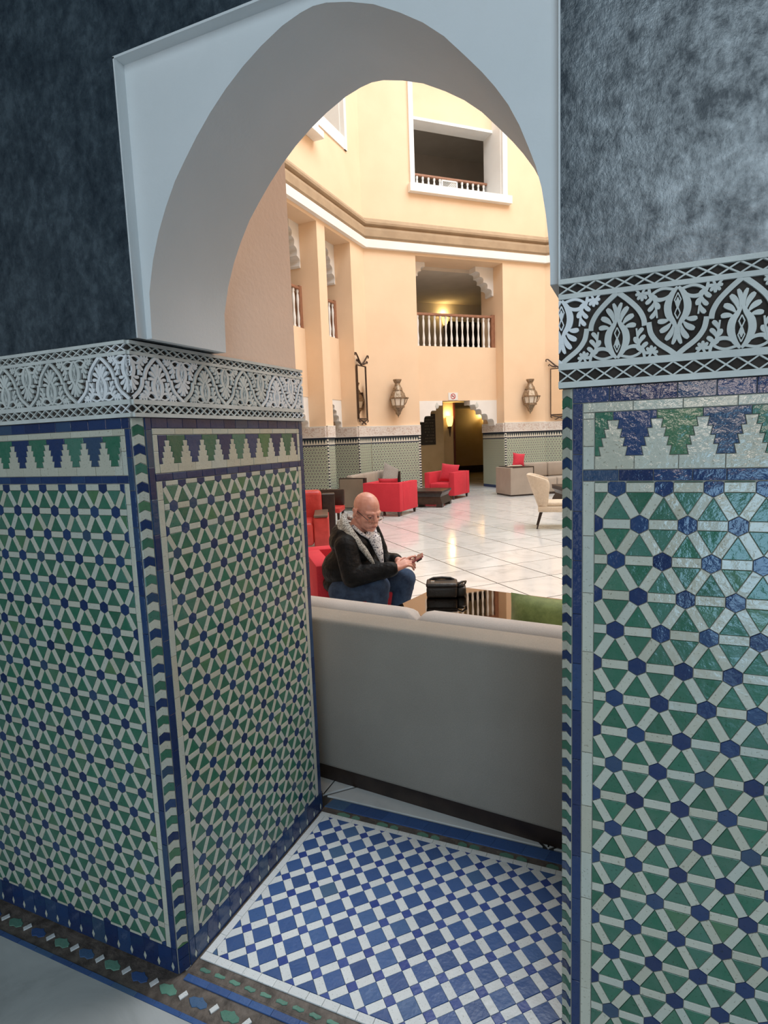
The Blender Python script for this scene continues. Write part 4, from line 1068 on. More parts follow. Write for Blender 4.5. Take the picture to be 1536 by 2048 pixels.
# ================================================================== FURNITURE
def legs(t, pts, mat, h, r0, r1, name='leg', splay=0.0):
    for x, y in pts:
        q = MB(); q.lathe([(r0 * 0.9, 0), (r0, 0.008), (r1, h)], 4, ph=PI / 4); o = q.build(name, mat, t); o.location = (x, y, 0)
def armchair(name, label, loc, rz, w, d, h, mat, group=None, seat_h=0.40, arm=0.15):
    """boxy armchair facing local -y"""
    t = thing(name, label, 'armchair', loc, rz, group); lo = 0.10
    for s in (-1, 1):
        q = MB(); a, b = sorted((s * w / 2, s * (w / 2 - arm))); q.rbox(a, b, -d / 2, d / 2 - 0.171, lo, h, 0.014, 2); part_of(t, 'armrest', q, mat, 40)
    q = MB(); q.rbox(-w / 2, w / 2, d / 2 - 0.17, d / 2, lo, h, 0.014, 2); part_of(t, 'backrest', q, mat, 40)
    q = MB(); q.rbox(-w / 2 + arm, w / 2 - arm, -d / 2 + 0.02, d / 2 - 0.17, lo, seat_h - 0.12, 0.012, 1); part_of(t, 'seat_base', q, mat, 40)
    q = MB(); q.rbox(-w / 2 + arm + 0.004, w / 2 - arm - 0.004, -d / 2 - 0.005, d / 2 - 0.172, seat_h - 0.118, seat_h + 0.02, 0.035, 3); part_of(t, 'seat_cushion', q, mat, 50)
    legs(t, [(sx * (w / 2 - 0.06), sy * (d / 2 - 0.06)) for sx in (-1, 1) for sy in (-1, 1)], DARKWOOD, lo + 0.004, 0.026, 0.038)
    return t
def cushion(label, cat_loc, rot, w, h, th, mat, group=None, name='cushion', pinch=0.06):
    q = MB(); q.pillow(w, h, th, pinch=pinch); o = q.build(name, mat, None, 180); o.location = cat_loc; o.rotation_euler = rot
    return tag(o, label, 'cushion', group)

armchair('armchair', 'red boxy armchair seen from behind beside the beige sofa', (-3.66, 10.42, 0), PI - 0.05, 0.86, 0.93, 0.695, RED)
cushion('red cushion showing over the back of the red armchair', (-3.66, 10.33, 0.60), (math.radians(-14), 0, PI - 0.03), 0.46, 0.36, 0.14, REDCUSH)
armchair('armchair', 'red boxy armchair facing the room in front of the doorway', (-3.42, 13.72, 0), -0.16, 0.86, 0.93, 0.695, RED)
cushion('red square cushion standing on the armchair by the doorway', (-3.36, 13.72, 0.66), (math.radians(-16), math.radians(6), -0.1), 0.50, 0.48, 0.15, REDCUSH)

def low_table(label, loc, rz, w, d, h):
    t = thing('coffee_table', label, 'table', loc, rz)
    q = MB(); P = [(0.5, 0.07), (0.485, 0.12), (0.44, 0.20), (0.43, 0.24), (0.46, 0.30), (0.50, 0.335), (0.50, h)]
    v = []; f = []
    for s, z in P: v += [(-s * w, -s * d, z), (s * w, -s * d, z), (s * w, s * d, z), (-s * w, s * d, z)]
    for i in range(len(P) - 1):
        for k in range(4): f.append((4 * i + k, 4 * i + (k + 1) % 4, 4 * i + 4 + (k + 1) % 4, 4 * i + 4 + k))
    f.append((3, 2, 1, 0)); q.add(v, f); part_of(t, 'body', q, DARKWOOD, 30)
    q = MB(); q.rbox(-w / 2 - 0.005, w / 2 + 0.005, -d / 2 - 0.005, d / 2 + 0.005, h, h + 0.025, 0.006, 1); part_of(t, 'table_top', q, DARKWOOD)
    for sx in (-1, 1):
        for sy in (-1, 1):
            q = MB(); a, b = sorted((sx * w / 2, sx * (w / 2 - 0.14))); c, e = sorted((sy * d / 2, sy * (d / 2 - 0.14))); q.box(a, b, c, e, 0, 0.072); part_of(t, 'foot', q, DARKWOOD)
    return t
low_table('dark wooden low table between the two red armchairs', (-3.30, 11.98, 0), 0.06, 0.80, 0.90, 0.355)

# left beige sofa, dark framed ends
t = thing('sofa', 'beige sofa with dark framed ends along the left wall', 'sofa', (-4.83, 12.02, 0), PI / 2 + 0.05)
Lh, dp = 1.24, 0.33       # local x = along sofa (world +y), facing local -y (world +x)
for s in (-1, 1):
    a, b = sorted((s * Lh, s * (Lh - 0.10))); q = MB(); q.rbox(a, b, -dp, dp, 0.05, 0.75, 0.006, 1); part_of(t, 'end_frame', q, DARKWOOD)
    for side in (1, -1):
        q = MB(); x = s * Lh if side * s > 0 else s * (Lh - 0.10); q.rbox(x - 0.008, x + 0.008, -dp + 0.055, dp - 0.02, 0.07, 0.725, 0.004, 1); part_of(t, 'end_panel', q, TAUPE)
q = MB(); q.rbox(-Lh + 0.10, Lh - 0.10, dp - 0.16, dp, 0.08, 0.70, 0.02, 2); part_of(t, 'backrest', q, BEIGE, 40)
q = MB(); q.rbox(-Lh + 0.10, Lh - 0.10, -dp, dp - 0.16, 0.08, 0.28, 0.01, 1); part_of(t, 'seat_base', q, BEIGE, 40)
for k in range(3):
    w_ = (2 * Lh - 0.2) / 3; x = -Lh + 0.10 + w_ * k
    q = MB(); q.rbox(x + 0.004, x + w_ - 0.004, -dp - 0.005, dp - 0.17, 0.282, 0.43, 0.03, 2); part_of(t, 'seat_cushion', q, BEIGE, 50)
    q = MB(); q.rbox(x + 0.004, x + w_ - 0.004, dp - 0.30, dp - 0.13, 0.432, 0.80, 0.05, 3); part_of(t, 'back_cushion', q, BEIGE, 50)
legs(t, [(sx * (Lh - 0.06), sy * (dp - 0.06)) for sx in (-1, 1) for sy in (-1, 1)], DARKWOOD, 0.052, 0.03, 0.03)
cushion('grey square cushion leaning at the far end of the beige sofa', (-4.62, 12.72, 0.70), (math.radians(-18), math.radians(24), PI / 2 - 0.55), 0.50, 0.50, 0.16, GREYCUSH)

# right beige sofa along the diagonal wall
t = thing('sofa', 'beige sofa with broad square end beside the cream chair', 'sofa', (-1.80, 14.02, 0), RZ45 - 0.10)
q = MB(); q.rbox(0.0, 0.66, 0.0, 0.85, 0.04, 0.745, 0.008, 1); part_of(t, 'end_block', q, BEIGE)
q = MB(); q.box(0.06, 0.668, -0.006, 0.80, 0.745, 0.765); q.box(0.650, 0.672, -0.006, 0.0, 0.30, 0.765); part_of(t, 'dark_trim', q, DARKWOOD)
q = MB(); q.box(0.02, 2.9, 0.03, 0.83, 0.0, 0.042); part_of(t, 'dark_base', q, DARKWOOD)
q = MB(); q.rbox(0.66, 2.9, 0.62, 0.86, 0.04, 0.74, 0.03, 2); part_of(t, 'backrest', q, BEIGE, 40)
for k in range(3):
    q = MB(); q.rbox(0.665 + 0.73 * k, 0.665 + 0.73 * k + 0.722, 0.03, 0.63, 0.042, 0.44, 0.045, 3); part_of(t, 'seat_cushion', q, BEIGE, 50)
    q = MB(); q.rbox(0.665 + 0.73 * k, 0.665 + 0.73 * k + 0.722, 0.50, 0.66, 0.44, 0.83, 0.05, 3); part_of(t, 'back_cushion', q, BEIGE, 50)
SOFR = t
mR = Matrix.Translation((-1.80, 14.02, 0)) @ Matrix.Rotation(RZ45 - 0.10, 4, 'Z')
cushion('red cushion propped on the square end of the right beige sofa', mR @ Vector((0.45, 0.40, 0.93)), (math.radians(-12), math.radians(8), RZ45 - 0.3), 0.33, 0.36, 0.12, REDCUSH, pinch=0.10)
q = MB(); q.rbox(-0.17, 0.17, -0.12, 0.12, 0.0, 0.012, 0.003, 1); q.rbox(-0.12, 0.20, -0.13, 0.10, 0.012, 0.03, 0.003, 1)
o = q.build('newspaper', PAPER); o.location = mR @ Vector((0.25, 0.30, 0.766)); o.rotation_euler = (0, 0, 0.4); tag(o, 'folded newspapers lying on the square sofa end', 'newspaper')

# cream wing chair (three quarters from behind), faces +x
t = thing('accent_chair', 'cream velvet wing back chair on slim dark legs at right', 'chair', (-0.17, 9.08, 0), 0.16)
n, mrow = 19, 9
v = []; f = []
for lay in (0, 1):
    for j in range(mrow):
        tt = j / (mrow - 1); z = 0.30 + tt * 0.63
        wy = (0.27 + 0.05 * math.sin(tt * 1.9)) - 0.05 * lay; dep = 0.10 + 0.24 * min(1, tt * 1.2) - 0.02 * lay; xb = -0.150 - 0.225 * tt + 0.06 * lay
        for i in range(n):
            a = -1 + 2 * i / (n - 1); th = a * PI / 2
            y = wy * math.copysign(abs(math.sin(th)) ** 0.75, a); x = xb + dep * (1 - math.cos(th)) ** 1.25
            zz = z - 0.20 * max(0, abs(a) - 0.35) ** 1.8 * tt ** 2.5
            v.append((x, y, zz))
N_ = n * mrow
for j in range(mrow - 1):
    for i in range(n - 1):
        a = j * n + i; f.append((a, a + n, a + n + 1, a + 1)); a += N_; f.append((a, a + 1, a + n + 1, a + n))
for i in range(n - 1):
    a = (mrow - 1) * n + i; f.append((a, a + N_, a + N_ + 1, a + 1)); a = i; f.append((a, a + 1, a + 1 + N_, a + N_))
for j in range(mrow - 1):
    a = j * n; f.append((a, a + N_, a + N_ + n, a + n)); a = j * n + n - 1; f.append((a, a + n, a + n + N_, a + N_))
q = MB(); q.add(v, f); me = q.mesh('backrest', CREAM, 60); b = bmesh.new(); b.from_mesh(me); bmesh.ops.recalc_face_normals(b, faces=b.faces); b.to_mesh(me); b.free()
o = link('backrest', me, t); md = o.modifiers.new('s', 'SUBSURF'); md.levels = 1; md.render_levels = 1
q = MB(); q.rbox(-0.17, 0.36, -0.29, 0.29, 0.29, 0.385, 0.02, 2); part_of(t, 'seat_base', q, CREAM, 40)
q = MB(); q.rbox(-0.16, 0.37, -0.26, 0.26, 0.385, 0.455, 0.03, 3); part_of(t, 'seat_cushion', q, CREAM, 50)
for sx, sy in ((-1, -1), (-1, 1), (1, -1), (1, 1)):
    q = MB(); q.tube([(0.08 + sx * 0.27, sy * 0.23, 0.0), (0.09 + sx * 0.20, sy * 0.20, 0.30)], [0.011, 0.021], 8); part_of(t, 'leg', q, DARKWOOD)
low_table('dark round-cornered low table half hidden behind the right pier', (-0.05, 12.6, 0), 0.4, 0.85, 0.85, 0.40)

# red leather chairs at the left edge
t = thing('leather_armchair', 'red leather armchair with brown arm caps at the left edge', 'armchair', (-3.40, 6.14, 0), 0.50)
w, d = 1.0, 0.86
for s in (-1, 1):
    a, b = sorted((s * w / 2, s * (w / 2 - 0.22))); q = MB(); q.rbox(a, b, -d / 2, d / 2 - 0.12, 0.12, 0.54, 0.03, 3); part_of(t, 'armrest', q, REDLEATHER, 40)
    q = MB(); q.rbox(a + 0.01, b - 0.01, -d / 2 - 0.01, d / 2 - 0.15, 0.54, 0.575, 0.008, 1); part_of(t, 'arm_cap', q, plain('brown_arm_cap', (0.12, 0.085, 0.06), 0.4))
q = MB(); q.rbox(-w / 2 + 0.22, w / 2 - 0.22, -d / 2 - 0.01, d / 2 - 0.15, 0.14, 0.47, 0.05, 3); part_of(t, 'seat_cushion', q, REDLEATHER, 50)
q = MB(); q.rbox(-w / 2 + 0.02, w / 2 - 0.10, d / 2 - 0.20, d / 2 + 0.06, 0.14, 0.87, 0.07, 4); part_of(t, 'backrest', q, REDLEATHER, 50)
q = MB(); q.rbox(w / 2 - 0.10, w / 2 + 0.10, d / 2 - 0.06, d / 2 + 0.14, 0.12, 0.80, 0.01, 1); part_of(t, 'back_post', q, DARKWOOD)
legs(t, [(sx * (w / 2 - 0.08), sy * (d / 2 - 0.06)) for sx in (-1, 1) for sy in (-1, 1)], DARKWOOD, 0.13, 0.022, 0.035)
t = thing('side_chair', 'dark legged red chair glimpsed behind the man', 'chair', (-3.80, 7.9, 0), 0.3)
q = MB(); q.rbox(-0.25, 0.25, -0.25, 0.25, 0.36, 0.45, 0.02, 2); part_of(t, 'seat', q, REDLEATHER, 40)
q = MB(); q.rbox(-0.25, 0.25, 0.20, 0.27, 0.45, 0.74, 0.02, 2); part_of(t, 'backrest', q, DARKWOOD, 40)
legs(t, [(sx * 0.21, sy * 0.21) for sx in (-1, 1) for sy in (-1, 1)], DARKWOOD, 0.365, 0.020, 0.030)

# the man's red armchair
MCH = armchair('armchair', 'red boxy armchair in which the man sits', (-1.000, 3.120, 0), math.atan2(0.62, 0.78), 0.64, 0.86, 0.665, RED, None, 0.42, 0.135)

# near sofa with its back to the arch
SR = math.atan2(-0.11, 1.1)
SOFO = Vector((0.48, 0.985, 0))
t = thing('sofa', 'long greige linen sofa with its back to the tiled arch', 'sofa', SOFO, SR)
SOF = t
x0, x1 = -1.00, 0.98
q = MB(); q.rbox(x0, x1, 0.0, 0.17, 0.085, 0.803, 0.022, 3); part_of(t, 'backrest', q, GREIGE, 40)
q = MB(); q.rbox(x0 + 0.02, x1 - 0.02, 0.17, 0.95, 0.085, 0.28, 0.012, 1); part_of(t, 'seat_base', q, GREIGE, 40)
for s in (0, 1):
    a, b = (x0, x0 + 0.16) if s == 0 else (x1 - 0.16, x1)
    q = MB(); q.rbox(a, b, 0.172, 0.95, 0.282, 0.50, 0.02, 2); part_of(t, 'armrest', q, GREIGE, 40)
q = MB(); q.box(x0 + 0.03, x1 - 0.03, 0.035, 0.90, 0.0, 0.09); part_of(t, 'dark_base', q, DARKWOOD)  # dark block added to stand in for the shadow under the sofa
w_ = (x1 - x0 - 0.32) / 2
for k in range(2):
    xa = x0 + 0.16 + w_ * k
    q = MB(); q.rbox(xa + 0.003, xa + w_ - 0.003, 0.30, 0.97, 0.282, 0.44, 0.035, 3); part_of(t, 'seat_cushion', q, GREIGE2, 50)
# two bolster-like back cushions, gathered where they meet (x = 0.02)
def bolster(xa, xb, gather):
    q = MB(); n = 30; P = []; Rr = []
    v = []; f = []; seg = 26
    for i in range(n + 1):
        t_ = i / n; x = xa + (xb - xa) * t_
        e = min(t_, 1 - t_) * (xb - xa)
        k = 0.60 + 0.40 * min(1.0, e / 0.06) ** 0.5
        for j in range(seg):
            a = 2 * PI * j / seg
            wv = 1 + (0.10 * math.sin(a * 7 + 1) * max(0, 1 - e / 0.10) if gather else 0.0)
            cy, cz = math.cos(a), math.sin(a)
            sup = lambda c: math.copysign(abs(c) ** 0.75, c)
            v.append((x, 0.265 + 0.095 * k * wv * sup(cy), 0.622 + 0.192 * (0.40 + 0.60 * k) * wv * sup(cz)))
    for i in range(n):
        for j in range(seg): f.append((i * seg + j, (i + 1) * seg + j, (i + 1) * seg + (j + 1) % seg, i * seg + (j + 1) % seg))
    f.append(tuple(range(seg))); f.append(tuple(range((n + 1) * seg - 1, n * seg - 1, -1)))
    q.add(v, f); return q
part_of(t, 'back_cushion', bolster(x0 + 0.03, -0.182, True), GREIGE2, 180)
part_of(t, 'back_cushion', bolster(-0.180, x1 - 0.03, False), GREIGE2, 180)
mS = Matrix.Translation(SOFO) @ Matrix.Rotation(SR, 4, 'Z')
cushion('olive green velvet cushion on the near sofa', mS @ Vector((0.465, 0.51, 0.664)), (math.radians(-20), math.radians(1), SR + 0.02), 0.60, 0.39, 0.19, GREENVELVET, pinch=0.05)

# mirror-topped coffee table
TBO = Vector((0.49, 2.391, 0)); TBR = math.atan2(-0.143, 0.775)
t = thing('coffee_table', 'large mirror-topped coffee table carrying the black bag', 'table', TBO, TBR)
mT = Matrix.Translation(TBO) @ Matrix.Rotation(TBR, 4, 'Z')
q = MB(); q.rbox(-0.65, 0.65, -0.375, 0.375, 0.485, 0.510, 0.003, 1); part_of(t, 'table_top', q, TABLETOP)
q = MB(); q.rbox(-0.60, 0.60, -0.335, 0.335, 0.42, 0.485, 0.004, 1); part_of(t, 'apron', q, DARKWOOD)
for sx in (-1, 1):
    for sy in (-1, 1):
        q = MB(); a, b = sorted((sx * 0.60, sx * 0.54)); c, e = sorted((sy * 0.335, sy * 0.275)); q.rbox(a, b, c, e, 0, 0.42, 0.004, 1); part_of(t, 'leg', q, DARKWOOD)

# black bag on it
t = thing('bag', 'black leather bag lying on the mirror-topped table', 'bag', (0.012, 2.590, 0.5105), 0.30)
q = MB(); q.rbox(-0.105, 0.105, -0.080, 0.080, 0.0, 0.078, 0.018, 3); part_of(t, 'body', q, LEATHERBAG, 50)
q = MB(); q.rbox(-0.108, 0.108, -0.083, 0.078, 0.070, 0.102, 0.016, 3); part_of(t, 'flap', q, LEATHERBAG, 50)
q = MB(); q.rbox(0.100, 0.165, -0.055, 0.060, 0.0, 0.070, 0.016, 2); q.rbox(0.105, 0.150, -0.045, 0.045, 0.066, 0.086, 0.008, 2); part_of(t, 'side_pocket', q, LEATHERBAG, 50)
q = MB(); q.tube([(-0.085, 0.045, 0.100), (-0.06, 0.052, 0.110), (0.0, 0.055, 0.113), (0.06, 0.052, 0.110), (0.085, 0.045, 0.100)], 0.009, 8); part_of(t, 'handle', q, LEATHERBAG, 60)
q = MB(); q.tube([(0.108, -0.05, 0.09), (0.135, -0.04, 0.105), (0.165, 0.0, 0.098), (0.16, 0.05, 0.07)], 0.007, 6); part_of(t, 'strap', q, LEATHERBAG, 60)
q = MB(); q.box(-0.075, -0.050, -0.020, 0.000, 0.102, 0.106); part_of(t, 'buckle', q, STEEL, None, 'small steel buckle')
q = MB(); q.tube([(-0.10, -0.085, 0.072), (0.105, -0.085, 0.072)], 0.003, 5); part_of(t, 'zip', q, PHONEDARK)

# ================================================================== THE MAN
PO = Vector((-0.745, 2.678, 0)); PR = math.radians(23.4)
man = thing('person', 'bald seated man in black jacket and jeans looking at a phone', 'person', PO, PR)
HS = 1.13
HM = Matrix.Translation((0.150, -0.045, 1.078)) @ Matrix.Rotation(math.radians(-54), 4, 'Z') @ Matrix.Rotation(math.radians(13), 4, 'Y') @ Matrix.Scale(HS, 4)
def H(p): return HM @ Vector(p)
Hr = HM.to_3x3().normalized()
b_ = MB()
def he(c, r, rot=None): b_.ell(H(c), [k * HS for k in r], rot=Hr if rot is None else Hr @ rot, n=22)
def hc(a, b, ra, rb): b_.cap(H(a), H(b), ra * HS, rb * HS, 12)
he((-0.012, 0, 0.036), (0.098, 0.078, 0.086)); he((0.022, 0, 0.034), (0.068, 0.068, 0.072))
he((0.030, 0, -0.045), (0.060, 0.064, 0.075)); he((0.012, 0, -0.085), (0.060, 0.062, 0.040)); he((0.066, 0, -0.104), (0.022, 0.026, 0.019))
for s in (1, -1):
    hc((0.0, s * 0.056, -0.055), (0.056, s * 0.022, -0.103), 0.022, 0.018)
    he((0.054, s * 0.036, -0.036), (0.030, 0.026, 0.026))
    hc((0.070, s * 0.050, 0.012), (0.090, s * 0.014, 0.010), 0.0115, 0.0125)
    he((0.100, s * 0.0140, -0.043), (0.011, 0.009, 0.0085))
    he((-0.008, s * 0.088, -0.006), (0.023, 0.0085, 0.034), Euler((s * 0.28, 0.25, s * 0.45)).to_matrix()); he((-0.002, s * 0.084, -0.038), (0.011, 0.008, 0.014)); he((-0.016, s * 0.094, 0.012), (0.013, 0.007, 0.018))
    hc((0.088, s * 0.024, -0.074), (0.098, 0, -0.070), 0.0060, 0.0070); hc((0.086, s * 0.021, -0.082), (0.096, 0, -0.084), 0.0065, 0.0075)
    he((0.060, s * 0.030, -0.072), (0.024, 0.020, 0.026))
hc((0.088, 0, 0.008), (0.111, 0, -0.036), 0.0105, 0.0140); he((0.070, 0, -0.074), (0.028, 0.034, 0.028))
# neck, trunk, arms, legs carry on from the head
b_.cap(H((-0.02, 0, -0.05)), (0.050, 0.0, 0.90), 0.068, 0.080, 16)
b_.ell((0.04, 0, 0.79), (0.135, 0.175, 0.15)); b_.ell((0.035, 0, 0.62), (0.165, 0.165, 0.16)); b_.ell((0.0, 0.02, 0.52), (0.15, 0.17, 0.09))
SHN, ELN, WRN = Vector((-0.005, -0.185, 0.845)), Vector((0.035, -0.255, 0.635)), Vector((0.345, -0.285, 0.692))
SHF, ELF, WRF = Vector((0.140, 0.170, 0.850)), Vector((0.245, 0.205, 0.650)), Vector((0.366, -0.060, 0.700))
HPN, KNN, ANN = Vector((-0.05, -0.115, 0.495)), Vector((0.222, -0.215, 0.548)), Vector((0.165, -0.200, 0.10))
HPF, KNF, ANF = Vector((0.02, 0.110, 0.495)), Vector((0.418, 0.005, 0.545)), Vector((0.325, 0.025, 0.10))
for a, b, c in ((SHN, ELN, WRN), (SHF, ELF, WRF)):
    b_.cap(a, b, 0.055, 0.045); b_.cap(b, c, 0.042, 0.030)
for a, b, c in ((HPN, KNN, ANN), (HPF, KNF, ANF)):
    b_.cap(a, b, 0.080, 0.055); b_.cap(b, c, 0.052, 0.036)
def hand(w, fwd, up, side, curl, thumb, sc=1.08):
    fwd = Vector(fwd).normalized(); up = Vector(up); up = (up - fwd * up.dot(fwd)).normalized(); side_ = fwd.cross(up) * side
    w = Vector(w); L = (0.044, 0.027, 0.021)
    lens = (0.94, 1.05, 0.98, 0.78)
    for i in range(4):
        kn = w + fwd * (0.083 * sc * (0.97, 1.0, 0.96, 0.88)[i]) + side_ * (sc * (0.029 - 0.0195 * i))
        b_.cap(w + fwd * 0.012 + side_ * (0.014 - 0.0095 * i) * sc, kn, 0.0165 * sc, 0.0115 * sc, 10)
        p = kn; d = fwd + side_ * (0.06 - 0.045 * i); d.normalize(); c = curl[i]
        for j in range(3):
            ax = d.cross(up); 
            d = (d * math.cos(c[j]) - up * math.sin(c[j])).normalized(); up2 = up
            e = p + d * L[j] * lens[i] * sc * 1.05
            b_.cap(p, e, (0.0098, 0.0090, 0.0083)[j] * sc, (0.0090, 0.0083, 0.0074)[j] * sc, 9); p = e
            up = up
    p = w + fwd * 0.026 * sc + side_ * 0.024 * sc
    for j in range(3):
        d = (fwd * thumb[j][0] + side_ * thumb[j][1] - up * thumb[j][2]).normalized(); e = p + d * (0.040, 0.034, 0.027)[j] * sc
        b_.cap(p, e, (0.0150, 0.0115, 0.0100)[j] * sc, (0.0118, 0.0100, 0.0085)[j] * sc, 9); p = e
# far hand holds the phone from below, palm up; near hand taps it, palm down
hand(WRF, (0.86, -0.55, 0.02), (0.10, 0.15, -1), 1, [(0.15, 0.5, 0.6), (0.15, 0.6, 0.7), (0.2, 0.7, 0.8), (0.3, 0.8, 0.8)], ((0.5, -0.8, 0.1), (0.7, -0.5, 0.4), (0.8, -0.2, 0.5)))
hand(WRN, (0.86, 0.36, 0.36), (-0.30, -0.55, 0.85), -1, [(0.05, 0.25, 0.30), (0.45, 0.9, 0.8), (0.55, 1.0, 0.9), (0.65, 1.1, 0.9)], ((0.65, 0.70, 0.10), (0.90, 0.30, 0.2), (0.95, 0.05, 0.3)))
body = link('body', voxel(b_, 0.0045, 4), man); body.data.materials.clear(); body.data.materials.append(SKIN)
# eyes, lips, spectacles
for s in (1, -1):
    q = MB(); q.ell(H((0.0790, s * 0.0310, -0.011)), [0.0115 * HS] * 3, n=14); o = part_of(man, 'eye', q, EYEWHITE, 180)
    q = MB(); q.ell(H((0.0868, s * 0.0310, -0.0155)), [0.0052 * HS] * 3, n=10); part_of(o, 'iris', q, EYEDARK, 180)
    q = MB(); P = [H((0.072, s * 0.046, -0.007)), H((0.0865, s * 0.037, -0.004)), H((0.0905, s * 0.030, -0.0035)), H((0.0875, s * 0.020, -0.007))]; q.tube(P, [0.003, 0.0062, 0.0066, 0.003], 6); part_of(man, 'eyelid', q, SKIN, 180)
q = MB()
q.tube([H((0.089, -0.024, -0.0775)), H((0.1015, -0.010, -0.0755)), H((0.104, 0, -0.0765)), H((0.1015, 0.010, -0.0755)), H((0.089, 0.024, -0.0775))], [0.002, 0.0042, 0.0045, 0.0042, 0.002], 6); part_of(man, 'lips', q, LIP, 180)
gl = MB()
for s in (1, -1): gl.tube([H((-0.02, s * 0.086, 0.014)), H((0.02, s * 0.084, 0.010)), H((0.106, s * 0.062, -0.022))], 0.0024, 6)
spec = part_of(man, 'spectacles', gl, PHONEDARK, 60)
for s in (1, -1):
    c = [(0.110, 0.010, -0.022), (0.104, 0.062, -0.020), (0.106, 0.060, -0.045), (0.112, 0.034, -0.050), (0.116, 0.012, -0.044)]
    P = [H((x, s * y, z)) for x, y, z in c]
    q = MB(); q.add([p[:] for p in P] + [(p + Hr @ Vector((0.0015, 0, 0)))[:] for p in P], [(0, 1, 2, 3, 4), (9, 8, 7, 6, 5)] + [(i, 5 + i, 5 + (i + 1) % 5, (i + 1) % 5) for i in range(5)]); part_of(spec, 'lens', q, LENS)
    q = MB(); q.tube([*P, P[0]], 0.0013, 5); part_of(spec, 'rim', q, STEEL, 60)
q = MB(); q.tube([H((0.110, -0.010, -0.022)), H((0.118, 0, -0.019)), H((0.110, 0.010, -0.022))], 0.0015, 5); part_of(spec, 'bridge', q, STEEL, 60)

# jacket
j_ = MB()
j_.ell((0.045, 0, 0.79), (0.165, 0.205, 0.165)); j_.ell((-0.025, 0.01, 0.855), (0.125, 0.20, 0.11)); j_.ell((0.012, 0, 0.64), (0.226, 0.205, 0.18)); j_.ell((-0.005, 0.01, 0.53), (0.208, 0.205, 0.10))
j_.ell((0.17, -0.10, 0.635), (0.11, 0.10, 0.085)); j_.ell((0.19, 0.03, 0.60), (0.11, 0.12, 0.07))
j_.cap(SHN + Vector((0.02, 0.06, 0.01)), SHN, 0.09, 0.083); j_.cap(SHF - Vector((0.05, 0.06, -0.01)), SHF, 0.09, 0.082)
j_.cap(SHN, ELN, 0.088, 0.080); j_.cap(ELN, ELN.lerp(WRN, 0.90), 0.078, 0.053)
j_.cap(SHF, ELF, 0.086, 0.078); j_.cap(ELF, ELF.lerp(WRF, 0.88), 0.074, 0.052)
for t_ in (0.25, 0.5, 0.74, 0.88):        # gathered sleeve folds
    p = ELN.lerp(WRN, t_); d = (WRN - ELN).normalized(); j_.cap(p - d * 0.008, p + d * 0.008, 0.076 - 0.018 * t_, 0.070 - 0.018 * t_)
    p = ELF.lerp(WRF, t_ * 0.96); d = (WRF - ELF).normalized(); j_.cap(p - d * 0.008, p + d * 0.008, 0.073 - 0.016 * t_, 0.068 - 0.016 * t_)
hood = [(0.10, -0.155, 0.850), (0.03, -0.155, 0.895), (-0.04, -0.115, 0.915), (-0.075, -0.04, 0.925), (-0.07, 0.04, 0.93), (-0.015, 0.105, 0.935), (0.06, 0.14, 0.925), (0.14, 0.125, 0.905), (0.19, 0.085, 0.865)]
for a, b in zip(hood, hood[1:]): j_.cap(a, b, 0.050, 0.050, 12)
for a, b in zip([(0.205, 0.075, 0.935), (0.235, 0.055, 0.86), (0.262, 0.02, 0.78)], [(0.235, 0.055, 0.86), (0.262, 0.02, 0.78), (0.275, -0.04, 0.68)]): j_.cap(a, b, 0.030, 0.032, 10)
jk = link('jacket', voxel(j_, 0.009, 5), man); jk.data.materials.clear(); jk.data.materials.append(JACKET)
# striped lining of the open collar, shirt
l_ = MB(); lp = [(-0.010, -0.030, 1.055), (-0.022, -0.075, 1.030), (-0.008, -0.120, 0.985), (0.030, -0.160, 0.930), (0.078, -0.185, 0.872), (0.126, -0.195, 0.812), (0.165, -0.198, 0.750), (0.192, -0.192, 0.700)]
lr = [0.018, 0.026, 0.034, 0.034, 0.030, 0.024, 0.018, 0.010]
for i in range(len(lp) - 1): l_.cap(lp[i], lp[i + 1], lr[i], lr[i + 1], 12)
lp1 = [(p[0] - 0.030, p[1] + 0.012, p[2] - 0.030) for p in lp[1:5]]
for i in range(len(lp1) - 1): l_.cap(lp1[i], lp1[i + 1], 0.026, 0.026, 12)
lp2 = [(-0.010, -0.030, 1.055), (-0.030, 0.03, 1.040), (0.01, 0.09, 1.015), (0.09, 0.115, 0.985), (0.17, 0.095, 0.955), (0.222, 0.050, 0.890), (0.247, 0.010, 0.80)]
for i in range(len(lp2) - 1): l_.cap(lp2[i], lp2[i + 1], 0.020, 0.016, 12)
ln = link('jacket_lining', voxel(l_, 0.006, 4), man, 'grey and white striped lining at the open collar'); ln.data.materials.clear(); ln.data.materials.append(LINING)
s_ = MB(); s_.cap((0.170, -0.080, 0.905), (0.205, -0.105, 0.86), 0.036, 0.042); s_.cap((0.205, -0.105, 0.87), (0.232, -0.135, 0.78), 0.044, 0.030); s_.cap((0.232, -0.135, 0.78), (0.250, -0.150, 0.705), 0.030, 0.012)
for a, b in (((0.045, -0.090, 0.975), (0.105, -0.125, 0.925)), ((0.105, -0.125, 0.925), (0.165, -0.120, 0.885)), ((0.20, 0.02, 0.93), (0.215, -0.06, 0.885))): s_.cap(a, b, 0.015, 0.013, 10)
sh = link('shirt', voxel(s_, 0.006, 4), man, 'white shirt with small dark print'); sh.data.materials.clear(); sh.data.materials.append(SHIRT)
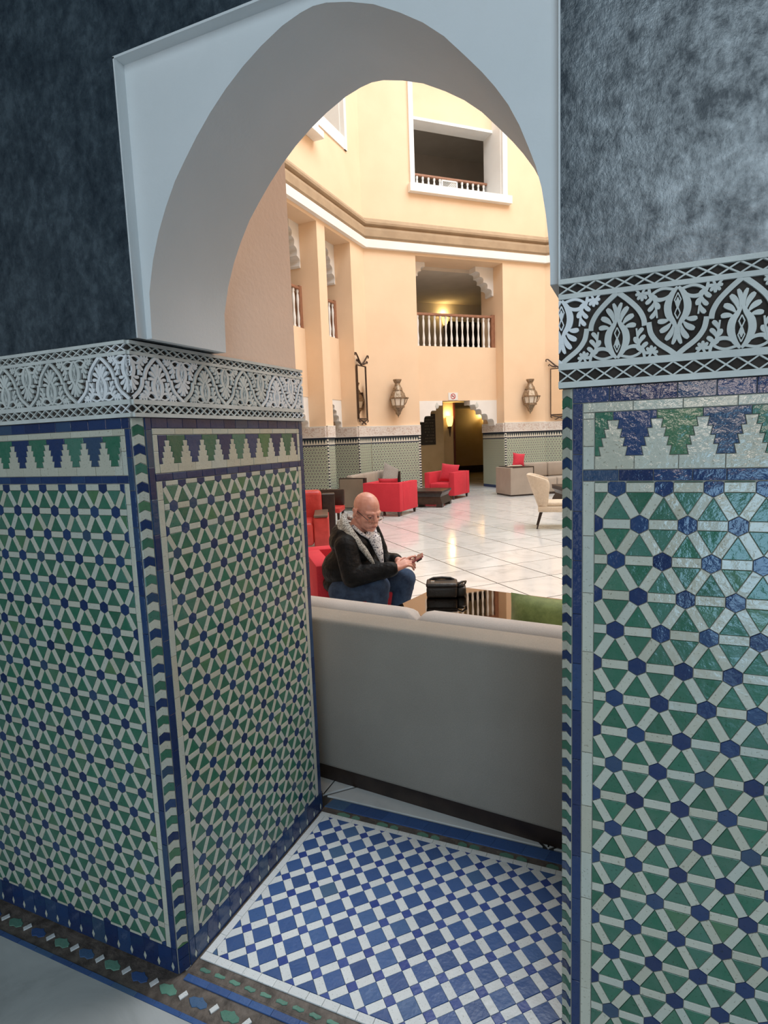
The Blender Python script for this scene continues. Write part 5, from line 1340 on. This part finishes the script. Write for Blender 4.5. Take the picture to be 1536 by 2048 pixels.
# jeans and shoes
g_ = MB()
for a, b, c in ((HPN, KNN, ANN), (HPF, KNF, ANF)):
    g_.cap(a, b, 0.110, 0.082); g_.cap(b, c + Vector((0, 0, 0.02)), 0.080, 0.062); p = c + Vector((0, 0, 0.06)); g_.ell(p, (0.068, 0.066, 0.018)); g_.ell(p + Vector((0, 0, 0.06)), (0.068, 0.066, 0.018))
    m_ = b + (c - b).normalized() * 0.08; g_.ell(m_, (0.084, 0.076, 0.016))
g_.ell((-0.01, 0.0, 0.50), (0.17, 0.19, 0.085))
jn = link('jeans', voxel(g_, 0.008, 5), man); jn.data.materials.clear(); jn.data.materials.append(JEANS)
for an, dr in ((ANN, Vector((0.95, -0.3, 0))), (ANF, Vector((0.97, -0.2, 0)))):
    q = MB(); dr.normalize(); a = Vector((an.x, an.y, 0.055)); q.cap(a - dr * 0.05, a + dr * 0.09, 0.045, 0.042); q.cap(a + dr * 0.09, a + dr * 0.17 - Vector((0, 0, 0.012)), 0.043, 0.034); q.cap(a, an, 0.045, 0.042)
    me = voxel(q, 0.008, 4); me.materials.clear(); me.materials.append(LEATHERBAG); link('shoe', me, man)
    q = MB(); ang = math.atan2(dr.y, dr.x); m = Matrix.Translation((an.x, an.y, 0)) @ Matrix.Rotation(ang, 4, 'Z'); q.rbox(-0.09, 0.205, -0.042, 0.042, 0.002, 0.024, 0.010, 2, 0, m); part_of(man, 'shoe_sole', q, PHONEDARK)

# the phone in his hands
MMAN = Matrix.Translation(PO) @ Matrix.Rotation(PR, 4, 'Z')
l3 = Vector((0.84, -0.08, 0.50)).normalized(); w3 = Vector((0.05, 0.93, 0.12)); w3 = (w3 - l3 * w3.dot(l3)).normalized(); n3 = l3.cross(w3)
mp = Matrix((l3, w3, n3)).transposed().to_4x4(); mp.translation = (0.466, -0.205, 0.722)
ph = thing('phone', 'dark red phone held in both hands by the seated man', 'phone'); ph.matrix_world = MMAN @ mp
q = MB(); q.rbox(-0.086, 0.092, -0.042, 0.042, -0.006, 0.004, 0.004, 2); part_of(ph, 'body', q, PHONE, 50)
q = MB(); q.rbox(-0.080, 0.087, -0.037, 0.037, 0.0038, 0.0050, 0.0004, 1); part_of(ph, 'screen', q, SCREEN)
q = MB(); q.rbox(0.030, 0.075, -0.040, 0.030, -0.016, -0.0065, 0.003, 2); part_of(ph, 'camera_bump', q, PHONEDARK)
